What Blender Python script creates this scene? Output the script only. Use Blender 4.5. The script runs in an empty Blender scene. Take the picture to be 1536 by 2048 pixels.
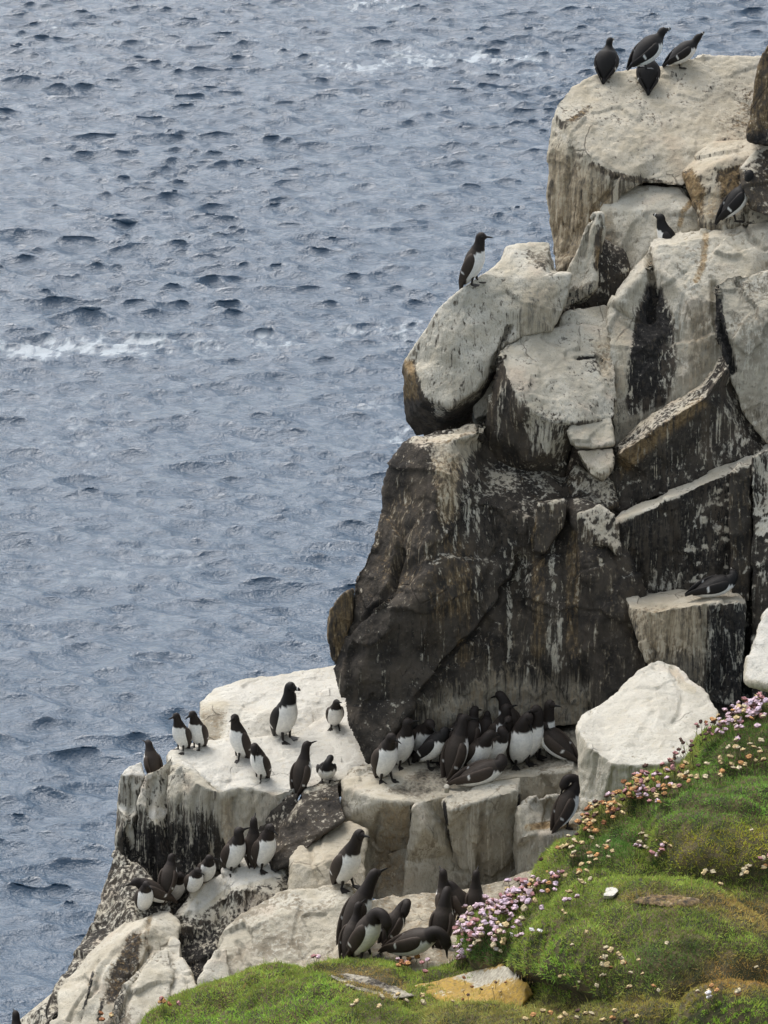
import bpy, bmesh, math, random
import numpy as np
from mathutils import Vector, Matrix
from mathutils.geometry import delaunay_2d_cdt
from mathutils.bvhtree import BVHTree

S = bpy.context.scene
COL = S.collection
rad = math.radians
rng = np.random.default_rng(7)
random.seed(7)

# ------------------------------------------------------------------ camera, sky, sun
CAM = np.array((0.0, 0.0, 45.0))
PITCH = rad(22.0)
VFOV = rad(16.0)
FPX = 1024.0 / math.tan(VFOV / 2)
cd = bpy.data.cameras.new('camera')
cd.sensor_fit = 'VERTICAL'
cd.sensor_height = 24.0
cd.lens = 12.0 / math.tan(VFOV / 2)
cd.clip_start = 0.5
cd.clip_end = 20000
cam = bpy.data.objects.new('camera', cd)
cam.location = CAM
cam.rotation_euler = (math.pi / 2 - PITCH, 0, 0)
COL.objects.link(cam)
S.camera = cam

SUN_EL, SUN_AZ = rad(56), rad(-35)      # azimuth from +Y, clockwise
W = bpy.data.worlds.new('World')
S.world = W
W.use_nodes = True
nt = W.node_tree
nt.nodes.clear()
sky = nt.nodes.new('ShaderNodeTexSky')
sky.sky_type = 'NISHITA'
sky.sun_disc = False
sky.sun_elevation = SUN_EL
sky.sun_rotation = SUN_AZ
sky.air_density = 1.0
sky.dust_density = 3.0
hs = nt.nodes.new('ShaderNodeHueSaturation')
hs.inputs['Saturation'].default_value = 0.42
hs.inputs['Hue'].default_value = 0.485
bg = nt.nodes.new('ShaderNodeBackground')
bg.inputs['Strength'].default_value = 0.15
wo = nt.nodes.new('ShaderNodeOutputWorld')
nt.links.new(sky.outputs[0], hs.inputs['Color'])
nt.links.new(hs.outputs[0], bg.inputs[0])
nt.links.new(bg.outputs[0], wo.inputs[0])

sd = bpy.data.lights.new('sun', 'SUN')
sd.energy = 1.2
sd.angle = rad(40)
sd.color = (1.0, 0.965, 0.91)
sun = bpy.data.objects.new('sun', sd)
dv = Vector((math.sin(SUN_AZ) * math.cos(SUN_EL), math.cos(SUN_AZ) * math.cos(SUN_EL), math.sin(SUN_EL)))
sun.rotation_euler = dv.to_track_quat('Z', 'Y').to_euler()
sun.location = (0, 0, 80)
COL.objects.link(sun)

S.view_settings.view_transform = 'Standard'
S.view_settings.look = 'None'
S.view_settings.exposure = 0.78
S.view_settings.gamma = 1.0
S.view_settings.use_curve_mapping = False
S.render.engine = 'CYCLES'
S.cycles.max_bounces = 6
S.cycles.use_denoising = True

# ------------------------------------------------------------------ helpers
cP, sP = math.cos(PITCH), math.sin(PITCH)

def ray(px, py):
    u = (px - 768.0) / FPX
    v = (1024.0 - py) / FPX
    return np.array((u, cP + v * sP, -sP + v * cP))

def at(px, py, Y):
    d = ray(px, py)
    return CAM + d * (Y / d[1])

def project(co):
    """world points (n,3) -> photograph pixels (n,2); used once, to place stains on the rock"""
    r = co - CAM
    x = r[:, 0]
    zf = r[:, 1] * cP - r[:, 2] * sP
    yu = r[:, 1] * sP + r[:, 2] * cP
    return np.stack([768 + FPX * x / zf, 1024 - FPX * yu / zf], 1)

def hash3(ix, iy, iz, seed):
    h = (ix.astype(np.int64) * 374761393 + iy.astype(np.int64) * 668265263 + iz.astype(np.int64) * 2147483647 + seed * 974711)
    h = (h ^ (h >> 13)) * 1274126177
    h = h & 0x7fffffff
    h = (h ^ (h >> 16)) * 1103515245
    h = h & 0x7fffffff
    return ((h ^ (h >> 15)) & 0xffff) / 65535.0

def vnoise(p, seed=0):
    i = np.floor(p).astype(np.int64)
    f = p - i
    f = f * f * f * (f * (f * 6 - 15) + 10)
    out = 0
    for dx in (0, 1):
        wx = f[:, 0] if dx else 1 - f[:, 0]
        for dy in (0, 1):
            wy = f[:, 1] if dy else 1 - f[:, 1]
            for dz in (0, 1):
                wz = f[:, 2] if dz else 1 - f[:, 2]
                out = out + wx * wy * wz * hash3(i[:, 0] + dx, i[:, 1] + dy, i[:, 2] + dz, seed)
    return out * 2 - 1

def fbm(p, oct=4, seed=0):
    a, s, t = 1.0, 0, 0
    for k in range(oct):
        s = s + a * vnoise(p + 17.3 * k, seed + k)
        t += a
        p = p * 2.03
        a *= 0.5
    return s / t

def facets(p, seed=0):
    """broken-stone relief: every cell is a plane of its own tilt"""
    i = np.floor(p).astype(np.int64)
    best = np.full(len(p), 1e9)
    out = np.zeros(len(p))
    for dx in (-1, 0, 1):
        for dy in (-1, 0, 1):
            for dz in (-1, 0, 1):
                cx, cy, cz = i[:, 0] + dx, i[:, 1] + dy, i[:, 2] + dz
                rx = p[:, 0] - cx - hash3(cx, cy, cz, seed)
                ry = p[:, 1] - cy - hash3(cx, cy, cz, seed + 1)
                rz = p[:, 2] - cz - hash3(cx, cy, cz, seed + 2)
                d = rx * rx + ry * ry + rz * rz
                t = (rx * (hash3(cx, cy, cz, seed + 3) - .5) + ry * (hash3(cx, cy, cz, seed + 4) - .5) +
                     rz * (hash3(cx, cy, cz, seed + 5) - .5)) * 2 + (hash3(cx, cy, cz, seed + 6) - .5) * .8
                m = d < best
                best[m] = d[m]
                out[m] = t[m]
    return out

def sstep(x, a, b):
    t = np.clip((x - a) / (b - a), 0, 1)
    return t * t * (3 - 2 * t)

def poly_mask(q, poly, feather):
    """1 inside the polygon, falling to 0 over 'feather' pixels at its border"""
    P = np.array(poly, float)
    n = len(P)
    inside = np.zeros(len(q), bool)
    dist = np.full(len(q), 1e9)
    for k in range(n):
        a, b = P[k], P[(k + 1) % n]
        c = ((a[1] > q[:, 1]) != (b[1] > q[:, 1]))
        xx = (b[0] - a[0]) * (q[:, 1] - a[1]) / ((b[1] - a[1]) if b[1] != a[1] else 1e-9) + a[0]
        inside ^= c & (q[:, 0] < xx)
        ab = b - a
        t = np.clip(((q - a) @ ab) / max(ab @ ab, 1e-9), 0, 1)
        dd = q - a - t[:, None] * ab
        dist = np.minimum(dist, np.hypot(dd[:, 0], dd[:, 1]))
    sd_ = np.where(inside, dist, -dist)
    return sstep(sd_, -feather, feather)

def line_mask(q, pts, w):
    dist = np.full(len(q), 1e9)
    P = np.array(pts, float)
    for k in range(len(P) - 1):
        a, b = P[k], P[k + 1]
        ab = b - a
        t = np.clip(((q - a) @ ab) / max(ab @ ab, 1e-9), 0, 1)
        dd = q - a - t[:, None] * ab
        dist = np.minimum(dist, np.hypot(dd[:, 0], dd[:, 1]))
    return 1 - sstep(dist, w * .4, w)

def empty(name, loc=(0, 0, 0), rz=0.0):
    o = bpy.data.objects.new(name, None)
    o.empty_display_size = 0.1
    o.location = loc
    o.rotation_euler = (0, 0, rz)
    COL.objects.link(o)
    return o

def link(name, me, mat=None, parent=None):
    o = bpy.data.objects.new(name, me)
    COL.objects.link(o)
    if mat and not me.materials:
        me.materials.append(mat)
    if parent:
        o.parent = parent
    return o

def tag(o, label=None, cat=None, group=None, kind=None):
    if label: o['label'] = label
    if cat: o['category'] = cat
    if group: o['group'] = group
    if kind: o['kind'] = kind
    return o

def mesh_np(name, co, faces, cols=None, smooth=True, attr='tint'):
    me = bpy.data.meshes.new(name)
    me.from_pydata([tuple(c) for c in co], [], faces)
    if cols is not None:
        a = me.color_attributes.new(attr, 'FLOAT_COLOR', 'POINT')
        a.data.foreach_set('color', np.asarray(cols, np.float32).ravel())
    if smooth:
        me.polygons.foreach_set('use_smooth', np.ones(len(me.polygons), bool))
    me.update()
    return me

# ------------------------------------------------------------------ node helpers
def newmat(name):
    m = bpy.data.materials.new(name)
    m.use_nodes = True
    t = m.node_tree
    b = t.nodes['Principled BSDF']
    return m, t, b

class N:
    """tiny wrapper to write node graphs as expressions"""
    def __init__(s, t): s.t = t
    def node(s, kind, **kw):
        n = s.t.nodes.new(kind)
        for k, v in kw.items(): setattr(n, k, v)
        return n
    def put(s, sock, v):
        if isinstance(v, bpy.types.NodeSocket): s.t.links.new(v, sock)
        else: sock.default_value = v
    def math(s, op, a, b=0.0, clamp=False):
        n = s.node('ShaderNodeMath', operation=op, use_clamp=clamp)
        s.put(n.inputs[0], a); s.put(n.inputs[1], b)
        return n.outputs[0]
    def mix(s, f, a, b, mode='MIX'):
        n = s.node('ShaderNodeMix', data_type='RGBA', blend_type=mode)
        s.put(n.inputs[0], f)
        s.put(n.inputs[6], a if isinstance(a, bpy.types.NodeSocket) else (*a, 1))
        s.put(n.inputs[7], b if isinstance(b, bpy.types.NodeSocket) else (*b, 1))
        return n.outputs[2]
    def ramp(s, x, a, b):
        n = s.node('ShaderNodeMapRange', interpolation_type='SMOOTHSTEP')
        s.put(n.inputs[0], x); s.put(n.inputs[1], a); s.put(n.inputs[2], b)
        return n.outputs[0]
    def pos(s):
        return s.node('ShaderNodeNewGeometry').outputs['Position']
    def mapping(s, v, scale, loc=(0, 0, 0)):
        n = s.node('ShaderNodeMapping')
        s.put(n.inputs[0], v)
        n.inputs['Scale'].default_value = scale
        n.inputs['Location'].default_value = loc
        return n.outputs[0]
    def noise(s, v, scale, detail=4, rough=0.55, dist=0.0):
        n = s.node('ShaderNodeTexNoise')
        s.put(n.inputs['Vector'], v)
        n.inputs['Scale'].default_value = scale
        n.inputs['Detail'].default_value = detail
        n.inputs['Roughness'].default_value = rough
        n.inputs['Distortion'].default_value = dist
        return n.outputs['Fac']
    def attr(s, name):
        n = s.node('ShaderNodeAttribute', attribute_name=name)
        return n
    def bump(s, h, strength, dist, normal=None):
        n = s.node('ShaderNodeBump')
        n.inputs['Strength'].default_value = strength
        n.inputs['Distance'].default_value = dist
        s.put(n.inputs['Height'], h)
        if normal is not None: s.put(n.inputs['Normal'], normal)
        return n.outputs[0]

# ------------------------------------------------------------------ rock material
# vertex attribute 'stain': R guano cover, G ochre lichen and rust, B pale beige stone, A black lichen and darkened clefts
def rock_material():
    m, t, b = newmat('sea_cliff_rock')
    n = N(t)
    P = n.pos()
    at_ = n.attr('stain')
    sep = n.node('ShaderNodeSeparateColor')
    t.links.new(at_.outputs['Color'], sep.inputs[0])
    R, G, B, A = sep.outputs[0], sep.outputs[1], sep.outputs[2], at_.outputs['Alpha']
    mid = n.noise(P, 5.0, 6, 0.62)
    fine = n.noise(P, 38.0, 5, 0.65)
    grit = n.noise(P, 130.0, 3, 0.6)
    warp = n.noise(P, 2.2, 3, 0.5)
    vadd = n.node('ShaderNodeVectorMath', operation='ADD')
    sc = n.node('ShaderNodeVectorMath', operation='SCALE')
    comb = n.node('ShaderNodeCombineXYZ')
    t.links.new(warp, comb.inputs[0]); t.links.new(mid, comb.inputs[1])
    t.links.new(comb.outputs[0], sc.inputs[0]); sc.inputs[3].default_value = 0.035
    t.links.new(P, vadd.inputs[0]); t.links.new(sc.outputs[0], vadd.inputs[1])
    PW = vadd.outputs[0]
    sc2 = n.node('ShaderNodeVectorMath', operation='SCALE'); sc2.inputs[3].default_value = 0.22
    vadd2 = n.node('ShaderNodeVectorMath', operation='ADD')
    t.links.new(comb.outputs[0], sc2.inputs[0]); t.links.new(P, vadd2.inputs[0]); t.links.new(sc2.outputs[0], vadd2.inputs[1])
    PW2 = vadd2.outputs[0]
    st1 = n.noise(n.mapping(PW, (27, 27, 1.2)), 1.0, 4, 0.6)
    st2 = n.noise(n.mapping(PW, (70, 70, 3.6), (5, 2, 9)), 1.0, 3, 0.6)
    streak = n.math('ADD', n.math('MULTIPLY', st1, 0.6), n.math('MULTIPLY', st2, 0.4))
    nrm = n.node('ShaderNodeSeparateXYZ')
    geo = n.node('ShaderNodeNewGeometry')
    t.links.new(geo.outputs['Normal'], nrm.inputs[0])
    flat = n.ramp(nrm.outputs[2], 0.6, 0.92)
    blot = n.math('ADD', n.math('MULTIPLY', mid, 0.5), n.math('MULTIPLY', fine, 0.5))
    mixv = n.node('ShaderNodeMix', data_type='FLOAT')
    t.links.new(flat, mixv.inputs[0]); t.links.new(streak, mixv.inputs[2]); t.links.new(blot, mixv.inputs[3])
    pat = n.math('ADD', n.math('MULTIPLY', n.math('SUBTRACT', mixv.outputs[0], 0.5), 1.9), 0.5)
    # bare stone
    dark = n.mix(n.ramp(mid, 0.35, 0.68), (0.023, 0.020, 0.017), (0.074, 0.062, 0.049))
    dark = n.mix(n.ramp(fine, 0.55, 0.75), dark, (0.135, 0.115, 0.09))
    wash = n.noise(n.mapping(PW, (9, 9, 0.8), (3, 3, 3)), 1.0, 5, 0.65)
    dark = n.mix(n.math('MULTIPLY', n.math('MULTIPLY', n.ramp(wash, 0.46, 0.66), 0.5), n.math('SUBTRACT', 1.0, flat)), dark, (0.105, 0.083, 0.06))
    beige = n.mix(n.ramp(mid, 0.3, 0.7), (0.24, 0.205, 0.15), (0.42, 0.385, 0.305))
    beige = n.mix(n.math('MULTIPLY', n.ramp(fine, 0.52, 0.70), 0.6), beige, (0.12, 0.10, 0.075))
    bf = n.ramp(n.math('ADD', B, n.math('MULTIPLY', n.math('SUBTRACT', pat, 0.5), 0.9)), 0.3, 0.7)
    stone = n.mix(bf, dark, beige)
    oc = n.mix(n.ramp(fine, 0.35, 0.65), (0.16, 0.10, 0.045), (0.36, 0.25, 0.12))
    of = n.math('MULTIPLY', n.ramp(n.math('ADD', G, n.math('MULTIPLY', n.math('SUBTRACT', streak, 0.5), 1.5)), 0.26, 0.66), 0.85)
    stone = n.mix(of, stone, oc)
    bl = n.ramp(n.math('ADD', A, n.math('MULTIPLY', n.math('SUBTRACT', pat, 0.5), 1.8)), 0.4, 0.7)
    stone = n.mix(bl, stone, n.mix(n.ramp(fine, 0.4, 0.7), (0.014, 0.013, 0.012), (0.045, 0.04, 0.036)))
    # guano
    gu = n.mix(n.ramp(mid, 0.3, 0.72), (0.56, 0.53, 0.45), (0.43, 0.385, 0.295))
    big_ = n.noise(P, 1.9, 5, 0.6, 0.6)
    gu = n.mix(n.math('MULTIPLY', n.ramp(big_, 0.47, 0.66), 0.62), gu, (0.37, 0.335, 0.265))
    gu = n.mix(n.math('MULTIPLY', n.ramp(n.noise(P, 3.1, 3, 0.5), 0.56, 0.7), 0.45), gu, (0.46, 0.36, 0.27))
    gu = n.mix(n.math('MULTIPLY', n.ramp(R, 0.95, 1.12), 0.75), gu, (0.575, 0.56, 0.51))
    gu = n.mix(n.math('MULTIPLY', n.ramp(st1, 0.52, 0.72), 0.45), gu, (0.52, 0.46, 0.34))
    gu = n.mix(n.math('MULTIPLY', n.ramp(grit, 0.57, 0.68), 0.5), gu, (0.22, 0.20, 0.17))
    gu = n.mix(n.math('MULTIPLY', n.ramp(G, 0.22, 0.6), 0.7), gu, (0.43, 0.345, 0.225))
    thin = n.noise(n.mapping(PW, (110, 110, 4.0), (1, 8, 3)), 1.0, 3, 0.6)
    gu = n.mix(n.math('MULTIPLY', n.math('MULTIPLY', n.ramp(thin, 0.52, 0.66), n.math('SUBTRACT', 1.0, flat)), 0.6), gu, (0.27, 0.235, 0.175))
    gs = n.math('ADD', R, n.math('MULTIPLY', n.math('SUBTRACT', pat, 0.5), 2.1))
    gs = n.math('ADD', gs, n.math('MULTIPLY', n.math('SUBTRACT', fine, 0.5), 0.55))
    gf = n.ramp(gs, 0.26, 0.74)
    spk = n.math('MULTIPLY', n.ramp(n.noise(P, 55.0, 2, 0.5), 0.70, 0.74), n.math('MULTIPLY', n.ramp(R, 0.02, 0.25), 0.7))
    gf = n.math('MAXIMUM', gf, spk)
    colr = n.mix(gf, stone, gu)
    vo = n.node('ShaderNodeTexVoronoi', feature='DISTANCE_TO_EDGE')
    t.links.new(n.mapping(PW2, (3.6, 3.6, 1.7)), vo.inputs['Vector']); vo.inputs['Scale'].default_value = 1.0
    crack = n.math('MULTIPLY', n.math('SUBTRACT', 1.0, n.ramp(vo.outputs['Distance'], 0.002, 0.022)), n.ramp(warp, 0.56, 0.66))
    colr = n.mix(n.math('MULTIPLY', crack, 0.55), colr, (0.05, 0.04, 0.03))
    t.links.new(colr, b.inputs['Base Color'])
    b.inputs['Roughness'].default_value = 0.85
    b.inputs['Specular IOR Level'].default_value = 0.25
    h = n.math('ADD', n.math('MULTIPLY', fine, 0.6), n.math('MULTIPLY', grit, 0.25))
    h = n.math('ADD', h, n.math('MULTIPLY', streak, 0.5))
    h = n.math('ADD', h, n.math('MULTIPLY', mid, 0.8))
    h = n.math('SUBTRACT', h, n.math('MULTIPLY', crack, 0.6))
    t.links.new(n.bump(h, 0.65, 0.028), b.inputs['Normal'])
    return m

ROCK = rock_material()
# clefts of the cliff: line in the photograph, half width, depth in metres
GROOVES = [
    ([(1040, 1120), (970, 1235), (900, 1322), (838, 1390)], 10, .06), ([(800, 1100), (770, 1200), (700, 1270)], 10, .05), ([(1128, 1110), (1150, 1230), (1182, 1420)], 8, .03),
    ([(985, 1000), (1000, 1090), (960, 1160)], 8, .03), ([(1298, 512), (1308, 580), (1302, 640)], 11, .06), ([(1425, 570), (1440, 650), (1470, 745)], 9, .05),
    ([(1490, 430), (1500, 480), (1536, 500)], 6, .03), ([(1345, 1335), (1366, 1395), (1352, 1440)], 8, .012), ([(1225, 1540), (1215, 1620)], 7, .02), ([(1265, 1540), (1262, 1640)], 7, .025),
    ([(1190, 1510), (1182, 1600)], 7, .02), ([(1236, 352), (1190, 420), (1165, 510)], 9, .035), ([(1140, 300), (1128, 500)], 7, .02), ([(1112, 300), (1106, 470)], 6, .015),
    ([(760, 1625), (742, 1700), (748, 1790)], 7, .025), ([(965, 1625), (958, 1700), (966, 1780)], 7, .03), ([(1098, 1600), (1090, 1655)], 6, .02), ([(935, 1620), (925, 1700), (940, 1760)], 6, .018),
    ([(470, 1600), (464, 1660), (468, 1735)], 7, .03), ([(505, 1590), (500, 1650)], 6, .02), ([(365, 1545), (360, 1640), (366, 1760)], 7, .03), ([(392, 1570), (388, 1680), (394, 1750)], 6, .025), ([(420, 1590), (424, 1740)], 6, .02),
    ([(310, 1560), (303, 1660), (308, 1775)], 7, .03), ([(262, 1560), (254, 1640), (258, 1760)], 7, .03), ([(300, 1565), (296, 1640)], 5, .02),
    ([(178, 1995), (232, 1905), (300, 1842)], 8, .035), ([(240, 2035), (262, 1975), (300, 1900)], 8, .035), ([(140, 2040), (165, 1985), (200, 1930)], 7, .025),
    ([(470, 1880), (500, 1930), (490, 1990)], 7, .02), ([(600, 1810), (590, 1880), (610, 1930)], 6, .015), ([(1018, 655), (1000, 700), (984, 742)], 8, .04), ([(620, 1700), (640, 1760)], 6, .02),
    ([(1155, 716), (1198, 714), (1206, 740)], 5, .02), ([(1300, 1235), (1305, 1330)], 6, .02), ([(1345, 1225), (1340, 1330)], 6, .02), ([(1412, 1215), (1418, 1380)], 6, .025), ([(1440, 1230), (1446, 1380)], 6, .02),
    ([(1330, 1010), (1360, 1090), (1350, 1160)], 7, .025), ([(1290, 870), (1330, 930), (1325, 980)], 7, .02), ([(400, 1800), (395, 1850)], 6, .02), ([(450, 1775), (440, 1850)], 6, .02), ([(500, 1760), (492, 1820)], 6, .02),
]
ROCKS_BVH = []        # (bvh, object) for setting birds and plants down on real surfaces

def tri_surface(outline, creases, points):
    V, E, Ys = [], [], []
    def add(p):
        V.append(Vector((p[0], p[1]))); Ys.append(p[2]); return len(V) - 1
    ids = [add(p) for p in outline]
    for c in creases:
        ci = [add(p) for p in c]
        E += [(ci[k], ci[k + 1]) for k in range(len(ci) - 1)]
    for p in points: add(p)
    ov, oe, of, origv, _, _ = delaunay_2d_cdt(V, E, [ids], 1, 1e-3)
    src = np.array([[v.x, v.y] for v in V]); Ys = np.array(Ys)
    pts = []
    for v, og in zip(ov, origv):
        if og: y = Ys[og[0]]
        else:
            d = np.hypot(src[:, 0] - v.x, src[:, 1] - v.y) + 1e-3
            w = 1 / d ** 3
            y = (w * Ys).sum() / w.sum()
        pts.append((v.x, v.y, y))
    return pts, [list(f) for f in of]

def make_rock(name, outline, creases=(), points=(), depth=1.0, parent=None, vox=0.0135, smooth=4,
              big=0.03, med=0.014, fac=0.024, fcell=3.2, fine=0.0045, top=0.95, side=0.2, ochre=0.1, beige=0.1,
              black=0.0, paint=(), shrink=0.78, nz=(0.25, 0.62), seed=None, relief=(), mat=None, plates=()):
    """a stone from its outline, its edge lines and their distances; remeshed, worn and broken up"""
    seed = seed if seed is not None else (int(outline[0][0] * 7 + outline[0][1]) % 977)
    pts, faces = tri_surface(outline, creases, points)
    n = len(pts)
    front = np.array([at(*p) for p in pts])
    cx = np.mean([p[0] for p in outline]); cy = np.mean([p[1] for p in outline])
    back = []
    for x, y, Y in pts:
        bx, by = cx + (x - cx) * shrink, cy + (y - cy) * shrink + 10
        back.append(at(bx, by, Y + depth))
    co = np.vstack([front, np.array(back)])
    used = {}
    F = []
    for f in faces:
        F.append(f)
        F.append([i + n for i in reversed(f)])
        for k in range(len(f)):
            e = (f[k], f[(k + 1) % len(f)])
            used[e] = used.get(e, 0) + 1
    for (a, b_) in list(used):
        if (b_, a) not in used:
            F.append([b_, a, a + n, b_ + n])
    me = bpy.data.meshes.new('raw')
    me.from_pydata([tuple(c) for c in co], [], F)
    bm = bmesh.new(); bm.from_mesh(me)
    bmesh.ops.recalc_face_normals(bm, faces=bm.faces)
    bm.to_mesh(me); bm.free()
    tmp = bpy.data.objects.new('raw', me)
    COL.objects.link(tmp)
    md = tmp.modifiers.new('r', 'REMESH'); md.mode = 'VOXEL'; md.voxel_size = vox
    ms = tmp.modifiers.new('s', 'SMOOTH'); ms.factor = 0.5; ms.iterations = smooth
    dg = bpy.context.evaluated_depsgraph_get()
    out = bpy.data.meshes.new_from_object(tmp.evaluated_get(dg))
    bpy.data.objects.remove(tmp); bpy.data.meshes.remove(me)
    nv = len(out.vertices)
    c = np.empty(nv * 3); out.vertices.foreach_get('co', c); c = c.reshape(-1, 3)
    nr = np.empty(nv * 3, np.float32); out.vertex_normals.foreach_get('vector', nr); nr = nr.reshape(-1, 3).astype(float)
    d = big * fbm(c * 1.7, 2, seed) + med * fbm(c * 6.5, 3, seed + 11) + fine * vnoise(c * 32, seed + 5)
    cc = c + 0.05 * np.stack([vnoise(c * 4, 1), vnoise(c * 4, 2), vnoise(c * 4, 3)], 1)
    if fac: d += fac * facets(cc * np.array((fcell, fcell, fcell * .7)), seed) + fac * .2 * facets(cc * fcell * 2.7, seed + 3)
    q0 = project(c)
    wob = 6 * np.stack([vnoise(c * 9, 71), vnoise(c * 9, 72)], 1)
    qw = q0 + wob
    fm = (((CAM - c) * nr).sum(1) > 2)
    lo, hi = q0.min(0) - 20, q0.max(0) + 20
    for gp, gw, gd in GROOVES:
        if all(x < lo[0] or x > hi[0] or y < lo[1] or y > hi[1] for x, y in gp) or vox > .02: continue
        d -= gd * line_mask(qw, gp, gw) * fm
    for pp, fe, hh in plates:
        d += hh * poly_mask(qw, pp, fe) * fm
    if relief:
        for (ex, ey, rx, ry, hh) in relief:
            rr = ((q0[:, 0] - ex) / rx) ** 2 + ((q0[:, 1] - ey) / ry) ** 2
            d += hh * np.sqrt(np.clip(1 - rr, 0, 1)) if hh > 0 else hh * np.clip(1 - rr, 0, 1)
    c2 = c + nr * d[:, None]
    out.vertices.foreach_set('co', c2.ravel())
    out.update()
    out.vertex_normals.foreach_get('vector', nr32 := np.empty(nv * 3, np.float32))
    nr = nr32.reshape(-1, 3)
    q = project(c2)
    up = sstep(nr[:, 2], *nz)
    col = np.zeros((nv, 4))
    col[:, 0] = side + (top - side) * up
    col[:, 1] = ochre; col[:, 2] = beige; col[:, 3] = black * (1 - up)
    facing = ((CAM - c2) * nr).sum(1) > -0.15 * 25
    for pt in paint:
        kind, shp, ch, val = pt[:4]
        fe = pt[4] if len(pt) > 4 else 10
        mk = poly_mask(q, shp, fe) if kind == 'p' else line_mask(q, shp, fe)
        mk = mk * facing
        for k, v in zip(ch, val if isinstance(val, (tuple, list)) else (val,) * len(ch)):
            j = 'RGBA'.index(k)
            col[:, j] = col[:, j] * (1 - mk) + v * mk
    a = out.color_attributes.new('stain', 'FLOAT_COLOR', 'POINT')
    a.data.foreach_set('color', col.astype(np.float32).ravel())
    out.polygons.foreach_set('use_smooth', np.ones(len(out.polygons), bool))
    out.name = name
    out.materials.append(mat or ROCK)
    o = link(name, out, None, parent)
    pol = [tuple(p.vertices) for p in out.polygons]
    ROCKS_BVH.append((BVHTree.FromPolygons([tuple(v) for v in c2], pol), o))
    return o

def cast(px, py, only=None):
    """first real surface seen through a photograph pixel"""
    o = Vector(CAM); d = Vector(ray(px, py)).normalized()
    best = None
    for bvh, ob in ROCKS_BVH:
        if only and ob not in only: continue
        h = bvh.ray_cast(o, d)
        if h[0] is not None and (best is None or h[3] < best[3]): best = h
    return best

def drop(x, y, z):
    """height of the highest surface under a point"""
    o = Vector((x, y, z)); d = Vector((0, 0, -1)); best = None
    for bvh, ob in ROCKS_BVH:
        h = bvh.ray_cast(o, d)
        if h[0] is not None and (best is None or h[0].z > best.z): best = h[0]
    return best

# ------------------------------------------------------------------ the cliff
cliff = tag(empty('cliff', at(1100, 1000, 24.5)), 'steep sea cliff of pale guano covered blocks and dark stone', None, None, 'structure')
def crock(name, *a, **k):
    o = make_rock(name, *a, **k)
    o.parent = cliff
    o.matrix_parent_inverse = Matrix.Translation(-cliff.location)
    return o

def drips(seed, n_, x0, x1, y0, y1, l0, l1, R=(.3, .55), w=(3, 6), ch='R'):
    r = random.Random(seed); out = []
    for k in range(n_):
        x, y, L = r.uniform(x0, x1), r.uniform(y0, y1), r.uniform(l0, l1)
        pts = [(x + r.gauss(0, 2), y + L * t / 4) for t in range(5)]
        out.append(('l', pts, ch, r.uniform(*R) if ch == 'R' else (r.uniform(*R), .38), r.uniform(*w)))
    return out

# dark heart of the cliff behind every block (fills the clefts)
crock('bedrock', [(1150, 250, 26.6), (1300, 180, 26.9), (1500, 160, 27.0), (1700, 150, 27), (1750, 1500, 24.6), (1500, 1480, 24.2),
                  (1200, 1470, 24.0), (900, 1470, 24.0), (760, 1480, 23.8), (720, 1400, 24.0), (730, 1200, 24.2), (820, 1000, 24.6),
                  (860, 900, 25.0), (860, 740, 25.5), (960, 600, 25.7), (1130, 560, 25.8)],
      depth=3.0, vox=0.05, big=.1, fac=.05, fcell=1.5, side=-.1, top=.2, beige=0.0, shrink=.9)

# --- upper blocks
crock('boulder', [(1112, 205, 25.55), (1140, 172, 25.75), (1180, 150, 25.85), (1260, 138, 25.95), (1330, 130, 26.0), (1400, 110, 26.1),
                  (1500, 113, 26.1), (1640, 110, 26.1), (1640, 300, 25.3), (1450, 292, 25.3), (1420, 330, 25.2), (1365, 374, 25.05),
                  (1290, 366, 25.08), (1240, 385, 25.05), (1228, 450, 25.0), (1190, 520, 25.0), (1150, 555, 25.0), (1112, 548, 25.05),
                  (1100, 470, 25.25), (1092, 400, 25.3), (1096, 300, 25.4), (1102, 240, 25.5)],
      creases=[[(1118, 230, 25.45), (1150, 275, 25.25), (1190, 320, 25.12), (1240, 355, 25.04)],
               [(1128, 300, 25.25), (1160, 400, 25.08), (1170, 480, 25.02)]],
      points=[(1300, 220, 25.6), (1330, 300, 25.28), (1430, 220, 25.65), (1220, 230, 25.5)],
      depth=1.6, side=.42, top=1.05, beige=.55, ochre=.36, nz=(.22, .5), fac=.012,
      paint=[('p', [(1130, 190), (1200, 150), (1500, 115), (1500, 280), (1370, 360), (1250, 355), (1180, 300), (1130, 250)], 'R', .88, 25),
             ('l', [(1125, 252), (1150, 238), (1178, 216)], 'RB', (.25, .5), 9),
             ('p', [(1090, 300), (1115, 290), (1180, 340), (1225, 380), (1220, 460), (1170, 540), (1110, 540), (1090, 440)], 'RGB', (.40, .5, .6), 22),
             ('l', [(1185, 330), (1225, 350), (1290, 362), (1350, 372)], 'RBA', (.2, .4, .2), 10),
             ('l', [(1215, 390), (1190, 430), (1165, 500)], 'RGA', (.1, .5, .2), 12),
             ('p', [(1420, 255), (1500, 180), (1520, 260), (1470, 285)], 'RB', (.45, .6), 18)])
crock('boulder', [(1540, 72, 25.0), (1640, 50, 25.0), (1640, 300, 24.75), (1520, 290, 24.75), (1496, 280, 24.8), (1497, 235, 24.85), (1508, 160, 24.95), (1525, 110, 25.0)],
      depth=.7, side=-.05, top=.25, beige=.05, ochre=.42, paint=[('p', [(1490, 265), (1540, 255), (1540, 300), (1490, 300)], 'RA', (.0, .7), 10)])
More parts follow.
